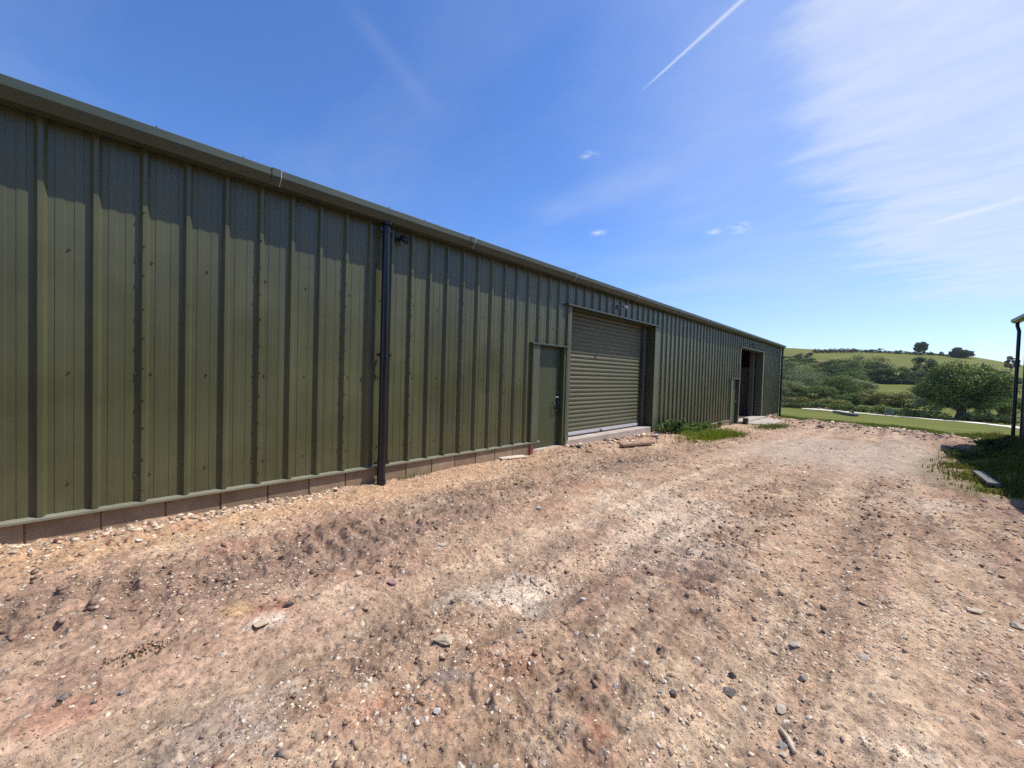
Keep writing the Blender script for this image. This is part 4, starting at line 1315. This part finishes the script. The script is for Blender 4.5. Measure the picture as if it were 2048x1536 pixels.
# ------------------------------------------------------------------ grass and weeds
def blades(name, x, y, h, base, width=.012, var=.3, zoff=0.0):
    n = len(x); z = ground_z(x, y) + zoff
    a = rng.uniform(0, 2 * math.pi, n); ln = rng.uniform(.1, .75, n) * h
    wx = np.cos(a + math.pi / 2) * width * .5 * rng.uniform(.6, 1.4, n); wy = np.sin(a + math.pi / 2) * width * .5
    dx = np.cos(a) * ln; dy = np.sin(a) * ln
    v = np.stack([np.stack([x - wx, y - wy, z - .02], 1), np.stack([x + wx, y + wy, z - .02], 1), np.stack([x + wx * .8 + dx * .4, y + wy * .8 + dy * .4, z + h * .65], 1), np.stack([x - wx * .8 + dx * .4, y - wy * .8 + dy * .4, z + h * .65], 1), np.stack([x + dx, y + dy, z + h], 1)], 1).reshape(-1, 3)
    o = (np.arange(n) * 5)[:, None]
    f = np.concatenate([o + np.array([[0, 1, 2, 3]])], 0)
    f2 = o + np.array([[3, 2, 4, 4]])
    fac = [list(map(int, q)) for q in f] + [list(map(int, q[:3])) for q in f2]
    c = np.array(base)[None] * rng.uniform(1 - var, 1 + var, (n, 1)) * (1 + rng.normal(0, .08, (n, 3)))
    return np_mesh(name, v, fac, m_grass, None, np.repeat(np.clip(c, .004, 1), 5, 0))


# right hand bank
n = 52000; x = rng.uniform(4.6, 9.6, n); y = rng.uniform(8.0, 21.5, n)
k = (yard_mask(x, y) < -.02) & (x < 7.95 + .0 * y); k &= rng.uniform(0, 1, n) < (.10 + .90 * sstep(.34, .52, fbm(x * 2.2, y * 2.2, 4, 91))) * sstep(0, -.5, yard_mask(x, y))
x, y = x[k], y[k]
g1 = blades("grass", x, y, rng.uniform(.02, .10, len(x)) * (1 + 2.2 * sstep(6.7, 7.8, x)), (.125, .13, .032), .013)
tag(g1, "rough grass covering the bank beside the right hand barn", "grass", kind="stuff")
# fringe of the field along the yard edge
n = 42000; x = rng.uniform(-1, 9, n); y = edge_y(x) + rng.uniform(-.4, 5.5, n) ** 1.0
k = (yard_mask(x, y) < .08) & (rng.uniform(0, 1, n) < .9); k &= (x > .1) | (y > 29.8)
x, y = x[k], y[k]
g2 = blades("grass", x, y, rng.uniform(.05, .14, len(x)), (.118, .15, .022), .022)
tag(g2, "short meadow grass along the far edge of the yard", "grass", kind="stuff")


def patch(px, py, rx, ry, n, h, base, label, wall=True):
    q = at(px, py); x = q[0] + rng.normal(0, rx * .5, n); y = q[1] + rng.normal(0, ry * .5, n)
    k = (x > .07)
    o = blades("grass_tuft", x[k], y[k], rng.uniform(.4, 1, k.sum()) * h, base, .012)
    tag(o, label, "grass", "grass tufts along the shed")
    return o


patch(1424, 870, .40, 2.0, 4200, .20, (.17, .215, .028), "bright green grass tuft right of the nettles against the wall")
patch(1465, 868, .35, 1.1, 900, .14, (.11, .15, .03), "thin grass tuft on the concrete before the second door")
patch(1545, 853, .5, 1.6, 1500, .16, (.11, .14, .03), "small grass patch in the dirt before the open doorway")
patch(752, 957, .12, .22, 260, .20, (.07, .11, .03), "small dark weed tuft at the foot of the near downpipe")
patch(815, 952, .10, .35, 160, .07, (.12, .15, .05), "sparse low grass right of the near downpipe")
patch(100, 1052, .03, .5, 60, .08, (.12, .12, .05), "few dry grass stalks among the rubble by the plinth")
q = at(287, 1298); o = blades("grass_tuft", q[0] + rng.normal(0, .04, 120), q[1] + rng.normal(0, .07, 120), rng.uniform(.006, .018, 120), (.16, .13, .075), .012)
tag(o, "dry flattened grass scrap on the open dirt at lower left", "grass", kind="stuff")


def weed(x, y, w, d, h, n, leaf, base, label, name="nettle", cat="weed"):
    cl = []
    for _ in range(26):
        cx_, cy_ = rng.normal(0, w * .3), rng.normal(0, d * .3)
        cl.append((cx_, cy_, h * rng.uniform(.2, .75), w * .16, d * .12, h * .22))
    v, f, c = leaf_cloud(cl, n, leaf, base, .35, .3, .2)
    v[:, 2] = np.maximum(v[:, 2], 0.0); v[:, 0] = np.maximum(v[:, 0], .06 - x)
    e = empty(name, (x, y, gz(x, y))); tag(e, label, cat, "weeds growing against things")
    np_mesh("foliage", v, f, m_leaf, e, c)
    st = MB()
    for _ in range(18):
        sx_, sy_ = max(rng.normal(0, w * .3), .08 - x), rng.normal(0, d * .3)
        st.tube([(sx_, sy_, -.05), (sx_ + rng.normal(0, .02), sy_ + rng.normal(0, .02), h * rng.uniform(.5, .9))], .005, 5)
    st.build("stems", m_leaf_stem, e)["kind"] = "stuff"
    return e


m_leaf_stem = stone_like("green_stem", (.08, .11, .03), (.12, .16, .05), 10, .1)
weed(.30, 12.55, .42, 1.2, .52, 2200, .085, (.10, .145, .05), "tall dark nettle clump at the right jamb of the roller door")
weed(.48, 13.9, .45, 2.0, .36, 3000, .075, (.12, .185, .045), "lower leafy nettle clump between the tall nettles and grass tuft")
weed(.36, 15.5, .36, 1.7, .30, 2200, .075, (.12, .17, .045), "nettle clump thinning out toward the bright grass tuft")
q = at(1940, 915)
weed(q[0], q[1], .7, 1.2, .22, 700, .07, (.09, .12, .035), "leafy dock weed standing in the barn's shade", "dock_plant")
q = at(1985, 905)
weed(q[0] + .25, q[1], .7, 1.6, .30, 1300, .08, (.06, .09, .028), "dark weed clump at the foot of the barn wall", "dock_plant")
q = at(2010, 888)
weed(q[0] + .1, q[1], .4, .8, .24, 600, .07, (.06, .09, .03), "low weed clump left of the barn post footing", "dock_plant")

# ------------------------------------------------------------------ haze
hz_b = MB().box(-1150, 1150, -1150, 1150, -80, 60).build("haze", bpy.data.materials.new("haze_air"))
hz_b["kind"] = "stuff"; hz_b["label"] = "thin summer haze over the valley and hill"
hm = hz_b.data.materials[0]; hm.use_nodes = True; hn = hm.node_tree
hn.nodes.remove(hn.nodes["Principled BSDF"])
pv = hn.nodes.new("ShaderNodeVolumePrincipled"); pv.inputs["Color"].default_value = (.86, .92, 1, 1); pv.inputs["Density"].default_value = HAZE; pv.inputs["Anisotropy"].default_value = .3
hn.links.new(pv.outputs[0], hn.nodes["Material Output"].inputs["Volume"])

# ------------------------------------------------------------------ light
SUN_EL = RAD(58.5); HX, HY = .606, .795
sd = Vector((HX * math.cos(SUN_EL), HY * math.cos(SUN_EL), math.sin(SUN_EL)))
sl = bpy.data.lights.new("sun", 'SUN'); sl.energy = 5.0; sl.angle = RAD(.53); sl.color = (1, .95, .87)
so = bpy.data.objects.new("sun", sl); so.rotation_euler = sd.to_track_quat('Z', 'Y').to_euler(); so.location = (20, 20, 40)
link(so)

world = bpy.data.worlds.new("World"); scene.world = world; world.use_nodes = True
nt = world.node_tree
bg = nt.nodes["Background"]
sky = nt.nodes.new("ShaderNodeTexSky"); sky.sky_type = 'NISHITA'; sky.sun_disc = False
sky.sun_elevation = SUN_EL; sky.sun_rotation = math.atan2(HX, HY); sky.air_density = 1.0; sky.dust_density = .6; sky.ozone_density = 1.6; sky.altitude = 50
hsv = N(nt, "ShaderNodeHueSaturation", Saturation=1.12, Value=1.0); L(nt, mixc(nt, 1.0, sky.outputs[0], (1.38, 1.53, 1.98), 'MULTIPLY'), hsv.inputs["Color"])
tc = nt.nodes.new("ShaderNodeTexCoord")
sep = nt.nodes.new("ShaderNodeSeparateXYZ"); L(nt, tc.outputs["Generated"], sep.inputs[0])
zc = mathn(nt, 'MAXIMUM', sep.outputs["Z"], .02)
zq = mathn(nt, 'ADD', zc, .0)
U = mathn(nt, 'DIVIDE', sep.outputs["X"], zq); Vv = mathn(nt, 'DIVIDE', sep.outputs["Y"], zq)


def pl(px, py):
    d = ray(px, py); return d[0] / max(d[2], .02), d[1] / max(d[2], .02)


def segment(p0, p1, w0, w1, soft=2.0, fade0=.0, fade1=.0):
    """mask of a streak between two points of the cloud plane, width w0 to w1"""
    (x0, y0), (x1, y1) = p0, p1
    dx, dy = x1 - x0, y1 - y0; ln = math.hypot(dx, dy); dx /= ln; dy /= ln
    a = mathn(nt, 'ADD', mathn(nt, 'MULTIPLY', mathn(nt, 'SUBTRACT', U, x0), dx), mathn(nt, 'MULTIPLY', mathn(nt, 'SUBTRACT', Vv, y0), dy))
    b = mathn(nt, 'SUBTRACT', mathn(nt, 'MULTIPLY', mathn(nt, 'SUBTRACT', U, x0), -dy), mathn(nt, 'MULTIPLY', mathn(nt, 'SUBTRACT', Vv, y0), -dx))
    t = mathn(nt, 'DIVIDE', a, ln)
    w = mathn(nt, 'MAXIMUM', mathn(nt, 'MULTIPLY_ADD', t, w1 - w0, w0), min(w0, w1) * .5 + 1e-4)
    g = mathn(nt, 'DIVIDE', b, w); g = mathn(nt, 'MULTIPLY', g, g)
    g = mathn(nt, 'POWER', 2.718, mathn(nt, 'MULTIPLY', g, -1.0))
    mr = N(nt, "ShaderNodeMapRange"); mr.interpolation_type = 'SMOOTHSTEP'; mr.inputs["From Min"].default_value = -.02; mr.inputs["From Max"].default_value = max(fade0, .02); L(nt, t, mr.inputs["Value"])
    mr2 = N(nt, "ShaderNodeMapRange"); mr2.interpolation_type = 'SMOOTHSTEP'; mr2.inputs["From Min"].default_value = 1.02; mr2.inputs["From Max"].default_value = 1 - max(fade1, .02); L(nt, t, mr2.inputs["Value"])
    return mathn(nt, 'MULTIPLY', g, mathn(nt, 'MULTIPLY', mr.outputs[0], mr2.outputs[0]))


comb = nt.nodes.new("ShaderNodeCombineXYZ"); L(nt, U, comb.inputs[0]); L(nt, Vv, comb.inputs[1])


def cnoise(rot, sx, sy, scale, detail, rough, off=0):
    mp = nt.nodes.new("ShaderNodeMapping"); mp.inputs["Rotation"].default_value = (0, 0, rot); mp.inputs["Scale"].default_value = (sx, sy, 1); mp.inputs["Location"].default_value = (off, off * .7, off)
    L(nt, comb.outputs[0], mp.inputs["Vector"])
    n_ = N(nt, "ShaderNodeTexNoise", Scale=scale, Detail=detail, Roughness=rough, Distortion=.35); L(nt, mp.outputs[0], n_.inputs["Vector"])
    return n_.outputs["Fac"]


def blob(px, py, r):
    x0, y0 = pl(px, py)
    a = mathn(nt, 'SUBTRACT', U, x0); b = mathn(nt, 'SUBTRACT', Vv, y0)
    d2 = mathn(nt, 'ADD', mathn(nt, 'MULTIPLY', a, a), mathn(nt, 'MULTIPLY', b, b))
    return mathn(nt, 'POWER', 2.718, mathn(nt, 'DIVIDE', d2, -r * r))


# veil of cirrus filling the upper right: region masks by direction
pa = pl(1560, 150); pb = pl(1750, 560)
ang_c = math.atan2(pl(1500, 270)[1] - pl(1090, 435)[1], pl(1500, 270)[0] - pl(1090, 435)[0])
fib = cnoise(-ang_c, 1, 2.3, 2.2, 11, .62, 3.1)
big = cnoise(-ang_c, 1, 1.2, .7, 7, .58, 8.3)
R3 = CR
dotR = nt.nodes.new("ShaderNodeVectorMath"); dotR.operation = 'DOT_PRODUCT'; L(nt, tc.outputs["Generated"], dotR.inputs[0]); dotR.inputs[1].default_value = tuple(ray(2300, 120) / np.linalg.norm(ray(2300, 120)))
veil = N(nt, "ShaderNodeMapRange"); veil.interpolation_type = 'SMOOTHSTEP'; veil.inputs["From Min"].default_value = .70; veil.inputs["From Max"].default_value = .985
ndot = mathn(nt, 'ADD', dotR.outputs["Value"], mathn(nt, 'MULTIPLY_ADD', big, .34, -.17)); L(nt, ndot, veil.inputs["Value"])
fibr = N(nt, "ShaderNodeMapRange"); fibr.inputs["From Min"].default_value = .25; fibr.inputs["From Max"].default_value = .75; fibr.inputs["To Min"].default_value = .62; fibr.inputs["To Max"].default_value = 1.0; L(nt, fib, fibr.inputs["Value"])
m_veil = mathn(nt, 'MULTIPLY', mathn(nt, 'MULTIPLY', veil.outputs[0], fibr.outputs[0]), .27)
fib_w = mathn(nt, 'MULTIPLY_ADD', fib, 1.4, .1)
thin = N(nt, "ShaderNodeMapRange"); thin.inputs["From Min"].default_value = .48; thin.inputs["From Max"].default_value = .8; L(nt, cnoise(-ang_c + .3, 1, 2.2, .8, 7, .55, 21.0), thin.inputs["Value"])
dotQ = nt.nodes.new("ShaderNodeVectorMath"); dotQ.operation = 'DOT_PRODUCT'; L(nt, tc.outputs["Generated"], dotQ.inputs[0]); dotQ.inputs[1].default_value = tuple(ray(2500, -100) / np.linalg.norm(ray(2500, -100)))
veil2 = N(nt, "ShaderNodeMapRange"); veil2.interpolation_type = 'SMOOTHSTEP'; veil2.inputs["From Min"].default_value = .902; veil2.inputs["From Max"].default_value = .948
fin2 = cnoise(-ang_c + .25, 1, 2.0, 2.6, 9, .62, 5.7)
L(nt, mathn(nt, 'ADD', dotQ.outputs["Value"], mathn(nt, 'ADD', mathn(nt, 'MULTIPLY_ADD', fin2, .07, -.035), mathn(nt, 'MULTIPLY_ADD', big, .06, -.03))), veil2.inputs["Value"])
m_veil2 = mathn(nt, 'MULTIPLY', veil2.outputs[0], mathn(nt, 'MULTIPLY_ADD', fib, .42, .20))
m_thin = mathn(nt, 'MULTIPLY', thin.outputs[0], .10)
s_main = segment(pl(1490, -5), pl(1272, 192), .0075, .0035, fade1=.35)
s_sub = mathn(nt, 'MULTIPLY', segment(pl(2060, 392), pl(1800, 466), .05, .05, fade1=.6), .30)
s_old = mathn(nt, 'MULTIPLY', mathn(nt, 'MULTIPLY', segment(pl(660, -40), pl(905, 270), .025, .05, fade0=.3, fade1=.6), fib_w), .075)
s_band = mathn(nt, 'MULTIPLY', mathn(nt, 'MULTIPLY', segment(pl(1060, 445), pl(1520, 262), .16, .14, fade0=.25, fade1=.5), fib_w), .17)
tot = mathn(nt, 'ADD', mathn(nt, 'ADD', m_veil, m_veil2), m_thin)
for s in (s_sub, s_old, s_band): tot = mathn(nt, 'ADD', tot, s)
tot = mathn(nt, 'ADD', tot, mathn(nt, 'MULTIPLY', s_main, .5))
puff_n = cnoise(.4, 1, 1, 9, 6, .6, 2)
pn = N(nt, "ShaderNodeMapRange"); pn.inputs["From Min"].default_value = .42; pn.inputs["From Max"].default_value = .68; L(nt, puff_n, pn.inputs["Value"])
pf = None
for px, py, r_ in ((1198, 466, .05), (1430, 463, .05), (1480, 452, .06), (1178, 310, .03), (1487, 463, .05)):
    b_ = blob(px, py, r_); pf = b_ if pf is None else mathn(nt, 'ADD', pf, b_)
tot = mathn(nt, 'ADD', tot, mathn(nt, 'MULTIPLY', mathn(nt, 'MULTIPLY', pf, pn.outputs[0]), .8))
tot = mathn(nt, 'MINIMUM', tot, .95)
# clouds only above the horizon
hz_m = N(nt, "ShaderNodeMapRange"); hz_m.inputs["From Min"].default_value = .03; hz_m.inputs["From Max"].default_value = .16; L(nt, sep.outputs["Z"], hz_m.inputs["Value"])
tot = mathn(nt, 'MULTIPLY', tot, hz_m.outputs[0])
cloudc = (7.9, 8.6, 9.7)
skyc = mixc(nt, tot, hsv.outputs[0], cloudc)
L(nt, skyc, bg.inputs["Color"])
bg.inputs["Strength"].default_value = .1

scene.view_settings.view_transform = 'Standard'; scene.view_settings.look = 'None'
scene.view_settings.exposure = 0.0; scene.view_settings.gamma = 1
scene.render.engine = 'CYCLES'
scene.cycles.use_denoising = False
